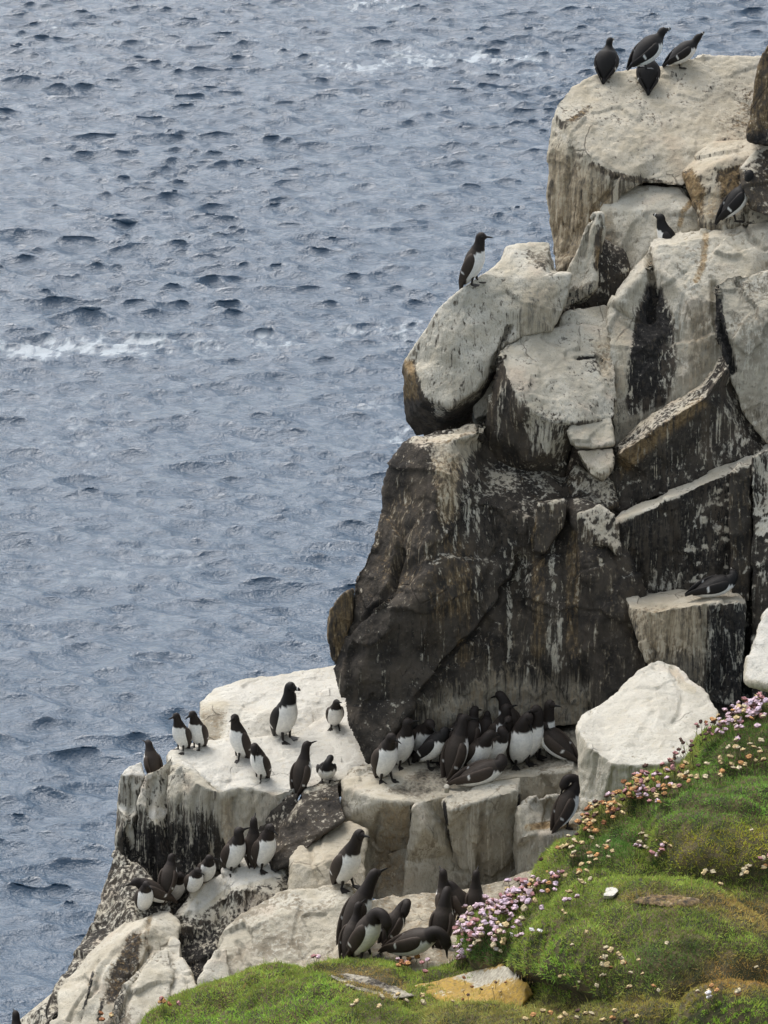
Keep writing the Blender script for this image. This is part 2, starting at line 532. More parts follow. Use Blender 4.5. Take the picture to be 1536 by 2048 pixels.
crock('boulder', [(1365, 345, 25.1), (1400, 310, 25.2), (1430, 287, 25.25), (1490, 282, 25.25), (1640, 280, 25.1), (1640, 460, 24.6),
                  (1500, 450, 24.65), (1410, 455, 24.7), (1385, 400, 24.9)],
      creases=[[(1385, 355, 24.98), (1430, 330, 24.95), (1480, 318, 24.95)]], points=[(1440, 390, 24.82)],
      depth=.6, side=.3, beige=.5, ochre=.4,
      paint=[('p', [(1362, 345), (1385, 335), (1410, 380), (1405, 430), (1380, 400)], 'RGB', (-.1, .55, .2), 10),
             ('p', [(1435, 345), (1480, 330), (1480, 400), (1440, 420)], 'RGB', (-.1, .5, .25), 10),
             ('p', [(1410, 400), (1440, 370), (1440, 440), (1405, 440)], 'RGB', (.3, .5, .8), 10)])
crock('boulder', [(1482, 335, 24.75), (1510, 300, 24.85), (1560, 282, 24.9), (1640, 280, 24.9), (1640, 430, 24.5), (1530, 432, 24.5), (1500, 420, 24.55), (1485, 380, 24.6)],
      depth=.5, side=-.05, top=.5, beige=.1, ochre=.3, black=.25, nz=(.55, .9),
      paint=[('l', [(1484, 330), (1512, 298), (1560, 280)], 'R', .8, 12)])
crock('boulder', [(1198, 405, 25.07), (1225, 385, 25.14), (1260, 371, 25.18), (1362, 374, 25.12), (1395, 412, 24.97), (1420, 450, 24.92), (1380, 530, 24.72),
                  (1240, 600, 24.62), (1205, 560, 24.72), (1198, 480, 24.87)],
      creases=[[(1212, 425, 24.97), (1290, 418, 24.92), (1385, 418, 24.94)]], points=[(1300, 470, 24.80), (1240, 500, 24.80)],
      depth=.6, side=.6, beige=.8, ochre=.25,
      paint=[('l', [(1385, 400), (1365, 425), (1360, 450)], 'RG', (.2, .6), 8),
             ('p', [(1198, 430), (1225, 420), (1245, 540), (1200, 560)], 'RGA', (.15, .4, .35), 12),
             ('l', [(1212, 392), (1290, 376)], 'RA', (.35, .3), 10)])
# thin fin and the cleft beside it
crock('boulder', [(1188, 424, 24.6), (1207, 424, 24.6), (1204, 475, 24.55), (1192, 530, 24.5), (1190, 575, 24.42), (1160, 600, 24.4), (1118, 622, 24.35),
                  (1105, 585, 24.45), (1130, 548, 24.52), (1155, 500, 24.55), (1172, 450, 24.6)],
      depth=.35, side=.62, beige=.7, ochre=.3, med=.008, big=.01,
      paint=[('p', [(1190, 470), (1207, 450), (1200, 540), (1188, 540)], 'RGB', (.05, .45, .2), 6),
             ('p', [(1115, 590), (1190, 560), (1190, 610), (1120, 640)], 'RGA', (.0, .3, .5), 8)])
crock('boulder', [(1185, 520, 24.6), (1205, 470, 24.75), (1250, 500, 24.7), (1260, 560, 24.6), (1225, 620, 24.5), (1180, 625, 24.5), (1170, 590, 24.5)],
      depth=.35, side=-.1, top=.3, beige=0.05, ochre=.25, black=.3, paint=[('l', [(1196, 520), (1205, 560)], 'R', .6, 6)])
# big rounded boulder of the lone guillemot
crock('boulder', [(925, 574, 24.15), (965, 545, 24.25), (1003, 520, 24.4), (1012, 494, 24.55), (1060, 482, 24.6), (1102, 482, 24.6), (1112, 540, 24.45), (1145, 545, 24.35),
                  (1132, 600, 24.2), (1105, 662, 24.1), (1050, 672, 24.05), (1010, 690, 24.0), (992, 735, 23.98), (965, 790, 24.1), (930, 832, 24.25),
                  (872, 862, 24.42), (832, 872, 24.5), (812, 842, 24.45), (803, 785, 24.32), (806, 728, 24.2), (840, 672, 24.15), (880, 615, 24.12)],
      creases=[[(816, 748, 24.02), (850, 800, 23.86), (905, 812, 23.80), (950, 778, 23.84), (985, 712, 23.95)],
               [(1035, 560, 24.22), (1085, 553, 24.25), (1140, 548, 24.3)]],
      points=[(900, 700, 23.94), (980, 620, 24.1), (940, 740, 23.88), (1050, 620, 24.08), (870, 720, 23.98)],
      depth=.9, side=.25, top=1.0, beige=.6, ochre=.2, nz=(.12, .4), med=.01, fac=.014,
      paint=[('p', [(845, 690), (930, 580), (1010, 520), (1110, 545), (1090, 640), (1010, 690), (970, 770), (905, 808), (850, 790), (822, 740)], 'RGA', (.84, .12, 0), 14),
             ('p', [(1040, 575), (1120, 560), (1110, 660), (1030, 680)], 'RGB', (.52, .42, .7), 14),
             ('p', [(803, 730), (826, 735), (850, 800), (900, 825), (960, 795), (985, 740), (1000, 750), (960, 820), (880, 880), (800, 880)], 'RGBA', (-.35, .2, .05, .3), 9),
             ('p', [(860, 795), (905, 800), (890, 835), (868, 840)], 'R', .6, 8),
             ('p', [(806, 715), (830, 720), (840, 800), (806, 800)], 'RGB', (.0, .55, .35), 9),
             ('l', [(985, 735), (1002, 690), (1018, 655)], 'RGA', (.0, .3, .6), 8),
             ('p', [(1050, 490), (1105, 490), (1110, 540), (1060, 530)], 'RA', (.35, .35), 14)])
crock('boulder', [(992, 752, 24.1), (996, 800, 24.02), (972, 835, 24.0), (945, 845, 24.05), (940, 815, 24.1), (972, 765, 24.15)], depth=.35,
      side=.8, beige=.8, ochre=.05)
# --- middle blocks
crock('boulder', [(1115, 662, 24.25), (1122, 636, 24.3), (1150, 614, 24.35), (1210, 610, 24.4), (1232, 640, 24.3), (1228, 672, 24.2)], depth=.5, side=.45, beige=.6, ochre=.25)
crock('boulder', [(990, 707, 23.92), (1010, 685, 24.0), (1060, 668, 24.1), (1120, 655, 24.2), (1172, 650, 24.25), (1228, 655, 24.25), (1232, 740, 23.95), (1228, 838, 23.7),
                  (1165, 862, 23.66), (1140, 905, 23.66), (1128, 955, 23.75), (1062, 988, 23.95), (1030, 982, 23.95), (985, 935, 23.85), (958, 902, 23.85), (975, 830, 23.85), (985, 762, 23.88)],
      creases=[[(1000, 702, 23.85), (1018, 760, 23.66), (1048, 815, 23.54), (1105, 845, 23.5), (1160, 845, 23.55)]],
      points=[(1055, 925, 23.62), (1095, 905, 23.55), (1120, 760, 23.8), (1010, 870, 23.7)],
      depth=.9, side=.05, top=1.0, beige=.2, ochre=.22, nz=(.2, .5), med=.01,
      paint=[('p', [(1005, 700), (1060, 672), (1225, 655), (1228, 830), (1130, 850), (1060, 815), (1025, 770)], 'RGA', (.88, .12, 0), 12), *drips(9, 20, 1040, 1140, 840, 870, 40, 120, (.4, .62), (3, 6)),
             ('p', [(1028, 770), (1060, 800), (1135, 835), (1125, 900), (1085, 905), (1050, 870)], 'RG', (.52, .3), 16),
             ('p', [(960, 900), (985, 760), (1003, 720), (1015, 770), (1045, 840), (1060, 900), (1120, 920), (1100, 1000), (1000, 980)], 'RGBA', (.08, .28, .1, .2), 10),
             ('l', [(1010, 770), (1000, 820), (995, 870)], 'R', .42, 9),
             ('p', [(1180, 680), (1228, 670), (1228, 760), (1200, 760)], 'RGB', (.55, .45, .8), 14),
             ('l', [(1155, 718), (1195, 713), (1205, 722)], 'RA', (-.2, .8), 4)])
crock('boulder', [(1135, 862, 23.5), (1150, 838, 23.6), (1180, 830, 23.66), (1220, 832, 23.7), (1228, 888, 23.5), (1190, 895, 23.46), (1150, 893, 23.44)], depth=.45, side=.5, top=.8, beige=.9, ochre=.3,
      big=.01, med=.006)
crock('boulder', [(1152, 900, 23.45), (1190, 898, 23.5), (1228, 895, 23.5), (1228, 930, 23.4), (1205, 960, 23.36), (1180, 950, 23.36)], depth=.45, side=.35, top=1.0, beige=.5, ochre=.4, big=.01, med=.006)
crock('boulder', [(1130, 960, 23.6), (1150, 930, 23.65), (1180, 950, 23.6), (1215, 960, 23.55), (1235, 1010, 23.4), (1190, 1030, 23.35), (1150, 1010, 23.5)], depth=.45, side=.05, top=.5, beige=.15, ochre=.35, black=.2)
crock('slab', [(1220, 610, 24.3), (1235, 575, 24.4), (1268, 535, 24.5), (1298, 505, 24.6), (1306, 478, 24.7), (1400, 458, 24.75), (1425, 440, 24.8), (1536, 428, 24.8), (1680, 420, 24.8),
               (1680, 900, 23.9), (1500, 820, 23.9), (1400, 900, 23.85), (1260, 945, 23.8), (1228, 905, 23.8), (1222, 820, 23.85), (1216, 700, 24.05)],
      creases=[[(1238, 600, 24.22), (1275, 560, 24.3), (1300, 520, 24.42)], [(1300, 520, 24.42), (1308, 575, 24.35), (1335, 660, 24.12), (1340, 780, 23.92)],
               [(1316, 490, 24.5), (1420, 470, 24.52), (1536, 455, 24.5)]],
      points=[(1380, 600, 24.12), (1480, 600, 24.1), (1265, 700, 24.0), (1295, 660, 24.16), (1380, 740, 23.95)],
      depth=.8, side=.48, top=.9, beige=.85, ochre=.28, nz=(.25, .55),
      paint=[('p', [(1290, 500), (1540, 440), (1540, 560), (1420, 580), (1400, 660), (1360, 640), (1310, 560)], 'R', .74, 18),
             ('p', [(1270, 640), (1292, 570), (1325, 580), (1345, 640), (1352, 740), (1330, 810), (1260, 830), (1245, 760)], 'RGBA', (-.02, .05, .05, .85), 14),
             ('p', [(1325, 680), (1365, 690), (1360, 790), (1320, 790)], 'RA', (.38, .5), 14),
             ('p', [(1375, 620), (1420, 600), (1428, 730), (1380, 770)], 'RGB', (.4, .42, .75), 13),
             ('p', [(1228, 640), (1262, 600), (1255, 780), (1228, 800)], 'RGB', (.62, .4, .8), 12),
             ('l', [(1298, 515), (1306, 570), (1310, 600)], 'RGA', (-.1, .4, .6), 9),
             ('l', [(1412, 470), (1406, 530), (1392, 560)], 'RG', (.4, .6), 9),
             ('p', [(1225, 800), (1330, 790), (1280, 860), (1225, 880)], 'RA', (.3, .5), 12)])
crock('slab', [(1424, 572, 24.0), (1450, 550, 24.1), (1540, 540, 24.12), (1680, 540, 24.1), (1680, 900, 23.5), (1536, 885, 23.6), (1490, 840, 23.64), (1455, 740, 23.75), (1432, 660, 23.85)],
      points=[(1500, 650, 23.85)], depth=.6, side=.2, top=.5, beige=.7, ochre=.15, black=.4,
      paint=[('l', [(1430, 580), (1440, 650), (1460, 740)], 'RA', (-.2, .9), 16), ('p', [(1480, 660), (1540, 650), (1540, 800), (1490, 780)], 'RGB', (.4, .3, .9), 20)])
crock('slab', [(1188, 975, 23.55), (1212, 930, 23.62), (1232, 888, 23.7), (1300, 832, 23.8), (1400, 770, 23.92), (1432, 735, 23.95), (1455, 690, 24.0), (1490, 760, 23.9), (1545, 890, 23.7), (1680, 860, 23.7),
               (1680, 900, 23.6), (1536, 905, 23.6), (1450, 930, 23.55), (1400, 958, 23.52), (1320, 994, 23.48), (1245, 1030, 23.45), (1215, 1020, 23.48)],
      creases=[[(1240, 905, 23.45), (1320, 850, 23.5), (1412, 792, 23.58), (1450, 740, 23.66)]], points=[(1300, 960, 23.52), (1400, 900, 23.6), (1480, 860, 23.66)],
      depth=.7, side=.06, top=.5, beige=.1, ochre=.2, black=.45, nz=(.4, .75),
      paint=[('l', [(1232, 890), (1300, 834), (1400, 772), (1450, 700)], 'RG', (.62, .35), 9),
             ('p', [(1235, 905), (1320, 850), (1400, 790), (1420, 810), (1330, 880), (1240, 960)], 'GA', (.5, .3), 12),
             ('p', [(1380, 860), (1520, 760), (1540, 880), (1440, 925), (1380, 920)], 'RGA', (.34, .1, .4), 20)])
crock('ledge', [(1222, 1050, 23.2), (1245, 1026, 23.35), (1320, 990, 23.4), (1420, 942, 23.5), (1500, 902, 23.62), (1540, 890, 23.66), (1680, 860, 23.66), (1680, 1480, 22.9), (1480, 1440, 22.95),
                (1290, 1350, 23.05), (1262, 1200, 23.2), (1238, 1120, 23.2)],
      creases=[[(1245, 1042, 23.18), (1330, 1004, 23.25), (1430, 955, 23.36), (1505, 925, 23.42)]], points=[(1350, 1100, 23.25), (1430, 1150, 23.18)],
      depth=.6, side=.02, top=.9, beige=.08, ochre=.12, black=.55, nz=(.3, .6),
      paint=[('l', [(1230, 1040), (1320, 996), (1425, 945), (1510, 905), (1560, 885)], 'R', .95, 12),
             ('p', [(1255, 1150), (1350, 1140), (1370, 1190), (1255, 1190)], 'RB', (.36, .4), 18),
             ('p', [(1380, 1000), (1430, 980), (1430, 1060), (1390, 1060)], 'R', .34, 16)])
crock('boulder', [(1456, 955, 23.15), (1478, 922, 23.25), (1500, 930, 23.25), (1506, 1060, 23.15), (1500, 1205, 23.0), (1466, 1200, 23.0), (1458, 1060, 23.1)], depth=.3, side=.0, top=.6, beige=.2, ochre=.27, med=.008, big=.01)
crock('boulder', [(1502, 915, 23.25), (1540, 892, 23.35), (1680, 870, 23.35), (1680, 1450, 22.6), (1500, 1420, 22.7), (1497, 1200, 22.95), (1506, 1060, 23.1)],
      points=[(1540, 1100, 23.0)], depth=.5, side=.1, top=.85, beige=.2, ochre=.25, black=.35, paint=[('p', [(1505, 900), (1560, 880), (1560, 1020), (1510, 1010)], 'RB', (.5, .4), 18)])
# block with the resting razorbill
crock('ledge', [(1246, 1192, 23.0), (1270, 1184, 23.1), (1400, 1180, 23.14), (1470, 1180, 23.1), (1494, 1205, 22.85), (1492, 1300, 22.7), (1485, 1420, 22.6), (1390, 1400, 22.6), (1300, 1350, 22.62), (1284, 1300, 22.68), (1264, 1250, 22.76)],
      creases=[[(1256, 1212, 22.82), (1310, 1222, 22.72), (1400, 1208, 22.7), (1478, 1202, 22.76)]], points=[(1380, 1300, 22.66)],
      depth=.6, side=.32, top=1.0, beige=.5, ochre=.4, med=.01, big=.015, nz=(.35, .65),
      paint=[('p', [(1420, 1215), (1495, 1205), (1495, 1420), (1410, 1400)], 'RGBA', (.2, .15, .1, .75), 16),
             ('p', [(1262, 1215), (1410, 1215), (1410, 1300), (1285, 1300)], 'RGB', (.46, .5, .6), 12),
             ('p', [(1300, 1310), (1400, 1310), (1400, 1420), (1300, 1400)], 'RGA', (.1, .35, .4), 16)])

# --- great dark face
crock('rock_face', [(830, 880, 23.55), (870, 864, 23.75), (930, 840, 23.85), (976, 830, 23.9), (1000, 900, 23.85), (1130, 960, 23.75), (1150, 950, 23.7), (1190, 975, 23.5), (1225, 1025, 23.35), (1240, 1100, 23.2),
                    (1264, 1200, 23.1), (1292, 1330, 22.9), (1240, 1400, 22.85), (1190, 1445, 22.85), (1100, 1460, 22.9), (960, 1460, 22.9), (850, 1495, 22.75), (760, 1540, 22.55), (734, 1528, 22.5),
                    (712, 1470, 22.6), (698, 1400, 22.75), (688, 1345, 22.85), (684, 1310, 22.95), (690, 1260, 23.0), (700, 1190, 23.05), (712, 1140, 23.1), (738, 1095, 23.2), (766, 1058, 23.3), (771, 985, 23.45), (800, 925, 23.5)],
      creases=[[(850, 905, 23.4), (900, 885, 23.42), (965, 860, 23.5)], [(980, 1120, 23.2), (900, 1300, 22.86), (830, 1400, 22.7), (760, 1490, 22.48)],
               [(1160, 1030, 23.25), (1190, 1180, 23.0), (1180, 1400, 22.85)]],
      points=[(870, 1000, 23.1), (840, 1200, 22.78), (1040, 1150, 23.3), (1010, 1300, 23.05), (1080, 1300, 23.05), (740, 1300, 22.72), (1120, 1060, 23.35), (960, 1000, 23.3)],
      depth=.9, side=-.06, top=.45, beige=.12, ochre=.2, black=.12, big=.07, fac=.055, fcell=2.0, med=.022, nz=(.6, .95),
      paint=[('p', [(860, 880), (970, 832), (975, 870), (930, 930), (870, 930)], 'RGB', (.62, .4, .7), 14),
             ('p', [(865, 920), (925, 910), (915, 1040), (880, 1060)], 'RGB', (.26, .5, .5), 16),
             ('l', [(897, 910), (892, 1040)], 'RG', (.5, .5), 9),
             ('l', [(878, 1080), (880, 1150)], 'R', .3, 7),
             ('p', [(930, 980), (1030, 1000), (1060, 1090), (1000, 1150), (950, 1080)], 'RGA', (.08, .0, .5), 30),
             ('p', [(1000, 1110), (1070, 1120), (1110, 1220), (1140, 1330), (1110, 1350), (1070, 1240)], 'RGB', (.36, .2, .3), 16),
             ('l', [(1050, 1110), (1085, 1230), (1120, 1330)], 'R', .46, 18),
             ('l', [(1085, 1010), (1068, 1080), (1075, 1110)], 'GB', (.7, .5), 10),
             ('p', [(1150, 1000), (1240, 1040), (1240, 1120), (1200, 1100)], 'RA', (.16, .5), 18),
             ('p', [(900, 1300), (1040, 1230), (1180, 1300), (1180, 1470), (880, 1470)], 'BG', (.28, .26), 45), ('p', [(840, 1400), (1000, 1350), (1180, 1370), (1190, 1470), (830, 1500)], 'BG', (.62, .34), 40),
             ('p', [(760, 1000), (840, 960), (860, 1180), (740, 1200)], 'BGR', (.25, .3, .04), 30), ('l', [(960, 1180), (958, 1290)], 'R', .3, 8), ('l', [(1020, 1190), (1018, 1290)], 'R', .3, 8), ('l', [(860, 1390), (858, 1450)], 'R', .32, 6),
             ('p', [(880, 1060), (960, 1080), (940, 1250), (850, 1240)], 'BG', (.22, .35), 30),
             ('p', [(1190, 1100), (1270, 1200), (1290, 1330), (1190, 1430)], 'BG', (.26, .24), 25),
             ('p', [(690, 1250), (860, 1200), (900, 1400), (740, 1540)], 'A', .32, 40),
             *drips(3, 11, 870, 960, 890, 1010, 60, 190), *drips(4, 8, 1000, 1200, 1000, 1150, 60, 200), *drips(5, 6, 900, 1150, 1150, 1300, 40, 120, (.25, .4)), *drips(6, 5, 800, 1230, 900, 1150, 90, 260, (-.02, .06), (8, 22), 'RG'),
             ('l', [(1040, 1120), (970, 1230), (900, 1320), (840, 1385)], 'RA', (-.3, .5), 4)],
      plates=[([(640, 1300), (690, 1262), (770, 1215), (880, 1115), (1036, 1122), (968, 1235), (898, 1322), (836, 1392), (760, 1520), (640, 1580)], 7, .06),
              ([(740, 1060), (790, 900), (880, 870), (960, 860), (955, 1000), (880, 1085), (800, 1130)], 10, .04), ([(1150, 1000), (1260, 1060), (1310, 1330), (1190, 1460), (1186, 1200)], 9, .06),
              ([(1040, 1130), (1130, 1110), (1170, 1300), (1150, 1420), (1060, 1300)], 8, .03)])
crock('slab', [(690, 1182, 22.95), (706, 1178, 23.0), (702, 1250, 22.95), (690, 1290, 22.9), (672, 1330, 22.85), (660, 1318, 22.88), (655, 1265, 22.9), (660, 1220, 22.95)],
      depth=.35, side=-.05, top=.2, beige=.12, ochre=.40, med=.006, big=.01, fac=.01)
crock('boulder', [(1075, 1005, 23.2), (1130, 1000, 23.2), (1125, 1050, 23.15), (1090, 1110, 23.1), (1062, 1105, 23.1), (1070, 1050, 23.15)], depth=.3, side=.05, top=.4, beige=.2, ochre=.28, med=.006, big=.01)
crock('boulder', [(1155, 1030, 23.15), (1200, 1010, 23.2), (1240, 1040, 23.1), (1245, 1120, 23.0), (1215, 1090, 23.05), (1165, 1090, 23.1)], depth=.35, side=.14, top=.8, beige=.2, ochre=.3, black=.3)

# --- white platform on the left
crock('ledge', [(395, 1410, 23.75), (430, 1378, 24.0), (480, 1360, 24.15), (560, 1350, 24.25), (675, 1332, 24.4), (760, 1330, 24.4), (760, 1500, 23.2), (640, 1480, 23.3), (560, 1480, 23.3), (480, 1492, 23.2), (410, 1492, 23.2), (395, 1450, 23.4)],
      creases=[[(405, 1425, 23.55), (450, 1408, 23.62), (520, 1425, 23.5), (575, 1430, 23.48)]], points=[(640, 1400, 23.8), (620, 1440, 23.5)],
      depth=.7, side=.4, top=1.04, beige=.75, ochre=.25, fac=.012, med=.008, nz=(.25, .5),
      paint=[('p', [(430, 1375), (680, 1335), (720, 1480), (590, 1480), (560, 1420), (450, 1400)], 'R', 1.1, 8),
             ('p', [(395, 1410), (450, 1410), (440, 1495), (400, 1495)], 'RGA', (.3, .3, .4), 10)])
crock('ledge', [(335, 1512, 22.75), (360, 1492, 22.95), (420, 1482, 23.05), (500, 1478, 23.1), (590, 1470, 23.2), (640, 1440, 23.45), (700, 1400, 23.7), (760, 1400, 23.7), (760, 1560, 22.6), (690, 1560, 22.55), (640, 1572, 22.5),
                (600, 1590, 22.4), (585, 1600, 22.35), (560, 1640, 22.25), (520, 1660, 22.2), (505, 1740, 22.1), (455, 1745, 22.08), (440, 1640, 22.25), (405, 1590, 22.4), (335, 1560, 22.55)],
      creases=[[(345, 1525, 22.62), (400, 1552, 22.4), (442, 1585, 22.26), (490, 1572, 22.3), (556, 1588, 22.28), (588, 1578, 22.36)]],
      points=[(500, 1520, 22.75), (600, 1520, 22.8)],
      depth=.7, side=.5, top=1.04, beige=.8, ochre=.25, fac=.012, med=.008, nz=(.3, .55),
      paint=[('p', [(350, 1495), (600, 1470), (700, 1410), (720, 1530), (600, 1570), (556, 1586), (490, 1570), (442, 1583), (400, 1550)], 'R', 1.1, 7),
             ('p', [(445, 1590), (550, 1590), (520, 1640), (500, 1740), (460, 1740)], 'RGB', (.66, .35, .8), 10),
             ('p', [(440, 1600), (462, 1595), (470, 1700), (440, 1700)], 'RGA', (.4, .5, .3), 8)])
crock('pillar', [(338, 1530, 22.55), (365, 1520, 22.55), (405, 1552, 22.38), (440, 1585, 22.25), (458, 1640, 22.27), (455, 1735, 22.26), (400, 1755, 22.21), (335, 1780, 22.16), (325, 1700, 22.36), (335, 1600, 22.40)],
      creases=[[(400, 1570, 22.25), (395, 1740, 22.18)]], depth=.5, side=.34, top=1.1, beige=.45, ochre=.12, black=.45, fac=.014, nz=(.3, .6),
      paint=[('p', [(335, 1520), (450, 1580), (450, 1640), (335, 1600)], 'RA', (.82, .0), 16),
             ('p', [(335, 1640), (440, 1660), (440, 1760), (330, 1790)], 'RA', (.18, .75), 30)])
crock('pillar', [(290, 1548, 22.50), (318, 1535, 22.55), (345, 1510, 22.62), (345, 1620, 22.47), (340, 1780, 22.21), (285, 1790, 22.16), (270, 1700, 22.31), (276, 1600, 22.35)],
      points=[(310, 1650, 22.27)], depth=.45, side=.32, top=1.1, beige=.4, ochre=.12, black=.5, fac=.014, big=.015,
      paint=[('p', [(280, 1540), (345, 1520), (345, 1600), (280, 1620)], 'RA', (.8, .0), 14), ('p', [(270, 1660), (345, 1650), (345, 1790), (270, 1790)], 'RA', (.1, .85), 25)])
crock('pillar', [(238, 1548, 22.45), (255, 1532, 22.55), (282, 1525, 22.60), (292, 1550, 22.50), (285, 1620, 22.42), (278, 1700, 22.36), (285, 1790, 22.11), (240, 1780, 22.16), (228, 1690, 22.36), (230, 1610, 22.47)],
      points=[(255, 1640, 22.27)], depth=.45, side=.5, top=1.1, beige=.5, ochre=.2, black=.3, fac=.014, big=.015,
      paint=[('p', [(230, 1640), (290, 1630), (290, 1790), (230, 1790)], 'RA', (.15, .7), 22), ('l', [(258, 1650), (264, 1690)], 'R', .95, 9)])
crock('boulder', [(195, 1850, 21.7), (205, 1775, 21.95), (232, 1695, 22.1), (262, 1720, 22.0), (300, 1760, 21.85), (340, 1770, 21.8), (345, 1840, 21.6), (280, 1870, 21.4), (200, 1920, 21.2), (150, 1990, 20.95), (90, 2060, 20.7), (85, 2030, 20.85), (130, 1935, 21.25)],
      points=[(250, 1800, 21.7)], depth=.7, side=.2, top=.4, beige=.3, ochre=.15, black=.4, fac=.04,
      paint=[('l', [(160, 1880), (195, 1800), (215, 1740)], 'R', .4, 8)])
crock('boulder', [(555, 1650, 22.1), (585, 1602, 22.2), (610, 1575, 22.35), (640, 1562, 22.45), (680, 1560, 22.4), (690, 1640, 22.0), (640, 1670, 21.9), (585, 1732, 21.75), (545, 1740, 21.85)],
      creases=[[(600, 1610, 22.1), (620, 1588, 22.2), (680, 1575, 22.25)]], depth=.5, side=-.1, top=.1, beige=.08, ochre=.2, black=.1, nz=(.5, .9),
      paint=[('l', [(600, 1600), (580, 1640)], 'RB', (.2, .5), 8), ('l', [(612, 1582), (675, 1562)], 'RB', (.45, .6), 8)])
crock('boulder', [(500, 1660, 22.2), (530, 1630, 22.25), (590, 1590, 22.3), (590, 1640, 22.2), (560, 1740, 22.0), (500, 1740, 22.0)], depth=.3, side=-.1, top=.2, beige=.05, ochre=.1, black=.2)

# --- ledge of the bird crowd and the blocks under it
crock('ledge', [(682, 1560, 22.40), (700, 1545, 22.50), (760, 1525, 22.65), (850, 1480, 22.95), (1000, 1430, 23.30), (1180, 1420, 23.30), (1200, 1560, 22.30), (1160, 1640, 22.14), (1100, 1700, 22.13), (1040, 1770, 22.03), (800, 1800, 21.93),
                (700, 1790, 21.98), (690, 1690, 22.09), (688, 1640, 22.19)],
      creases=[[(692, 1575, 22.25), (760, 1600, 22.02), (830, 1606, 21.97), (890, 1592, 22.05), (1000, 1555, 22.30), (1150, 1540, 22.35)]],
      points=[(760, 1700, 22.18), (950, 1680, 22.12), (1080, 1640, 22.24)],
      depth=.6, side=.32, top=.85, beige=.95, ochre=.35, nz=(.35, .65),
      paint=[('p', [(830, 1540), (1000, 1440), (1180, 1430), (1150, 1530), (1000, 1550), (890, 1590), (830, 1600), (780, 1580)], 'RBGA', (.12, .55, .2, .25), 16),
             ('p', [(690, 1560), (760, 1530), (790, 1560), (740, 1640), (695, 1700)], 'R', .85, 14),
             ('p', [(765, 1610), (822, 1610), (815, 1790), (720, 1790), (760, 1690)], 'RGB', (.16, .45, .8), 14),
             ('l', [(822, 1610), (826, 1700), (806, 1800)], 'RGA', (-.3, 0, .9), 5)])
crock('pillar', [(825, 1612, 21.92), (845, 1598, 22.00), (880, 1596, 22.02), (892, 1640, 22.06), (905, 1710, 22.08), (915, 1780, 21.98), (800, 1815, 21.83), (812, 1720, 21.98)],
      points=[(850, 1660, 21.84)], depth=.4, side=.58, top=1.0, beige=1.0, ochre=.3, big=.012, med=.01, fac=.012)
crock('pillar', [(888, 1602, 22.00), (960, 1575, 22.15), (1040, 1556, 22.25), (1045, 1640, 22.14), (1030, 1760, 22.06), (940, 1790, 21.98), (915, 1730, 22.03), (895, 1660, 21.99)],
      creases=[[(905, 1620, 21.86), (950, 1605, 21.90), (1035, 1580, 22.05)], [(950, 1605, 21.90), (940, 1780, 21.96)]], depth=.45, side=.5, top=.9, beige=1.0, ochre=.15, big=.012,
      paint=[('p', [(890, 1605), (940, 1600), (930, 1760), (895, 1680)], 'R', .62, 12), ('p', [(945, 1640), (1035, 1600), (1030, 1760), (945, 1780)], 'RGB', (.25, .3, .9), 14),
             ('l', [(888, 1604), (900, 1700), (916, 1785)], 'RGA', (-.3, 0, .9), 5), ('l', [(1040, 1590), (1031, 1690), (1038, 1775)], 'RGA', (-.3, 0, .9), 5)])
crock('ledge', [(1035, 1612, 22.00), (1060, 1598, 22.10), (1130, 1590, 22.15), (1200, 1560, 22.20), (1210, 1700, 21.88), (1150, 1760, 21.78), (1040, 1780, 21.88), (1028, 1700, 22.03)],
      creases=[[(1040, 1680, 21.86), (1075, 1668, 21.88), (1160, 1662, 21.86)], [(1050, 1625, 21.98), (1110, 1630, 22.14), (1180, 1620, 21.98)]], depth=.5, side=.45, top=.85, beige=1.0, ochre=.25, big=.012,
      paint=[('l', [(1055, 1655), (1110, 1648), (1150, 1655)], 'RG', (.3, .75), 10), ('p', [(1095, 1690), (1150, 1680), (1150, 1750), (1095, 1760)], 'RBA', (.1, .7, .3), 12)])
crock('boulder', [(578, 1715, 21.75), (600, 1690, 21.9), (650, 1662, 22.05), (700, 1645, 22.1), (735, 1660, 22.0), (730, 1780, 21.6), (650, 1800, 21.5), (575, 1800, 21.5)],
      creases=[[(588, 1725, 21.66), (620, 1735, 21.62), (690, 1710, 21.75)]], depth=.4, side=.42, top=.9, beige=1.0, ochre=.4, big=.015)
crock('boulder', [(425, 1900, 21.0), (445, 1860, 21.15), (500, 1815, 21.3), (560, 1785, 21.4), (640, 1770, 21.45), (710, 1768, 21.45), (725, 1860, 21.0), (690, 1910, 20.8), (640, 1960, 20.6), (560, 2040, 20.4), (420, 2060, 20.4), (410, 1990, 20.65)],
      creases=[[(440, 1905, 20.95), (520, 1850, 21.12), (610, 1815, 21.2), (700, 1800, 21.22)]], points=[(560, 1920, 20.85)],
      depth=.6, side=.25, top=.42, beige=1.05, ochre=.15, med=.016, nz=(.3, .7),
      paint=[('p', [(455, 1870), (560, 1790), (690, 1775), (690, 1800), (560, 1820), (480, 1870)], 'R', .75, 12)])
crock('slab', [(398, 1960, 20.65), (430, 1900, 20.85), (455, 1895, 20.88), (462, 1960, 20.65), (450, 2020, 20.5), (400, 2050, 20.4)], depth=.3, side=.72, beige=1.0, big=.01, med=.006, ochre=.1)
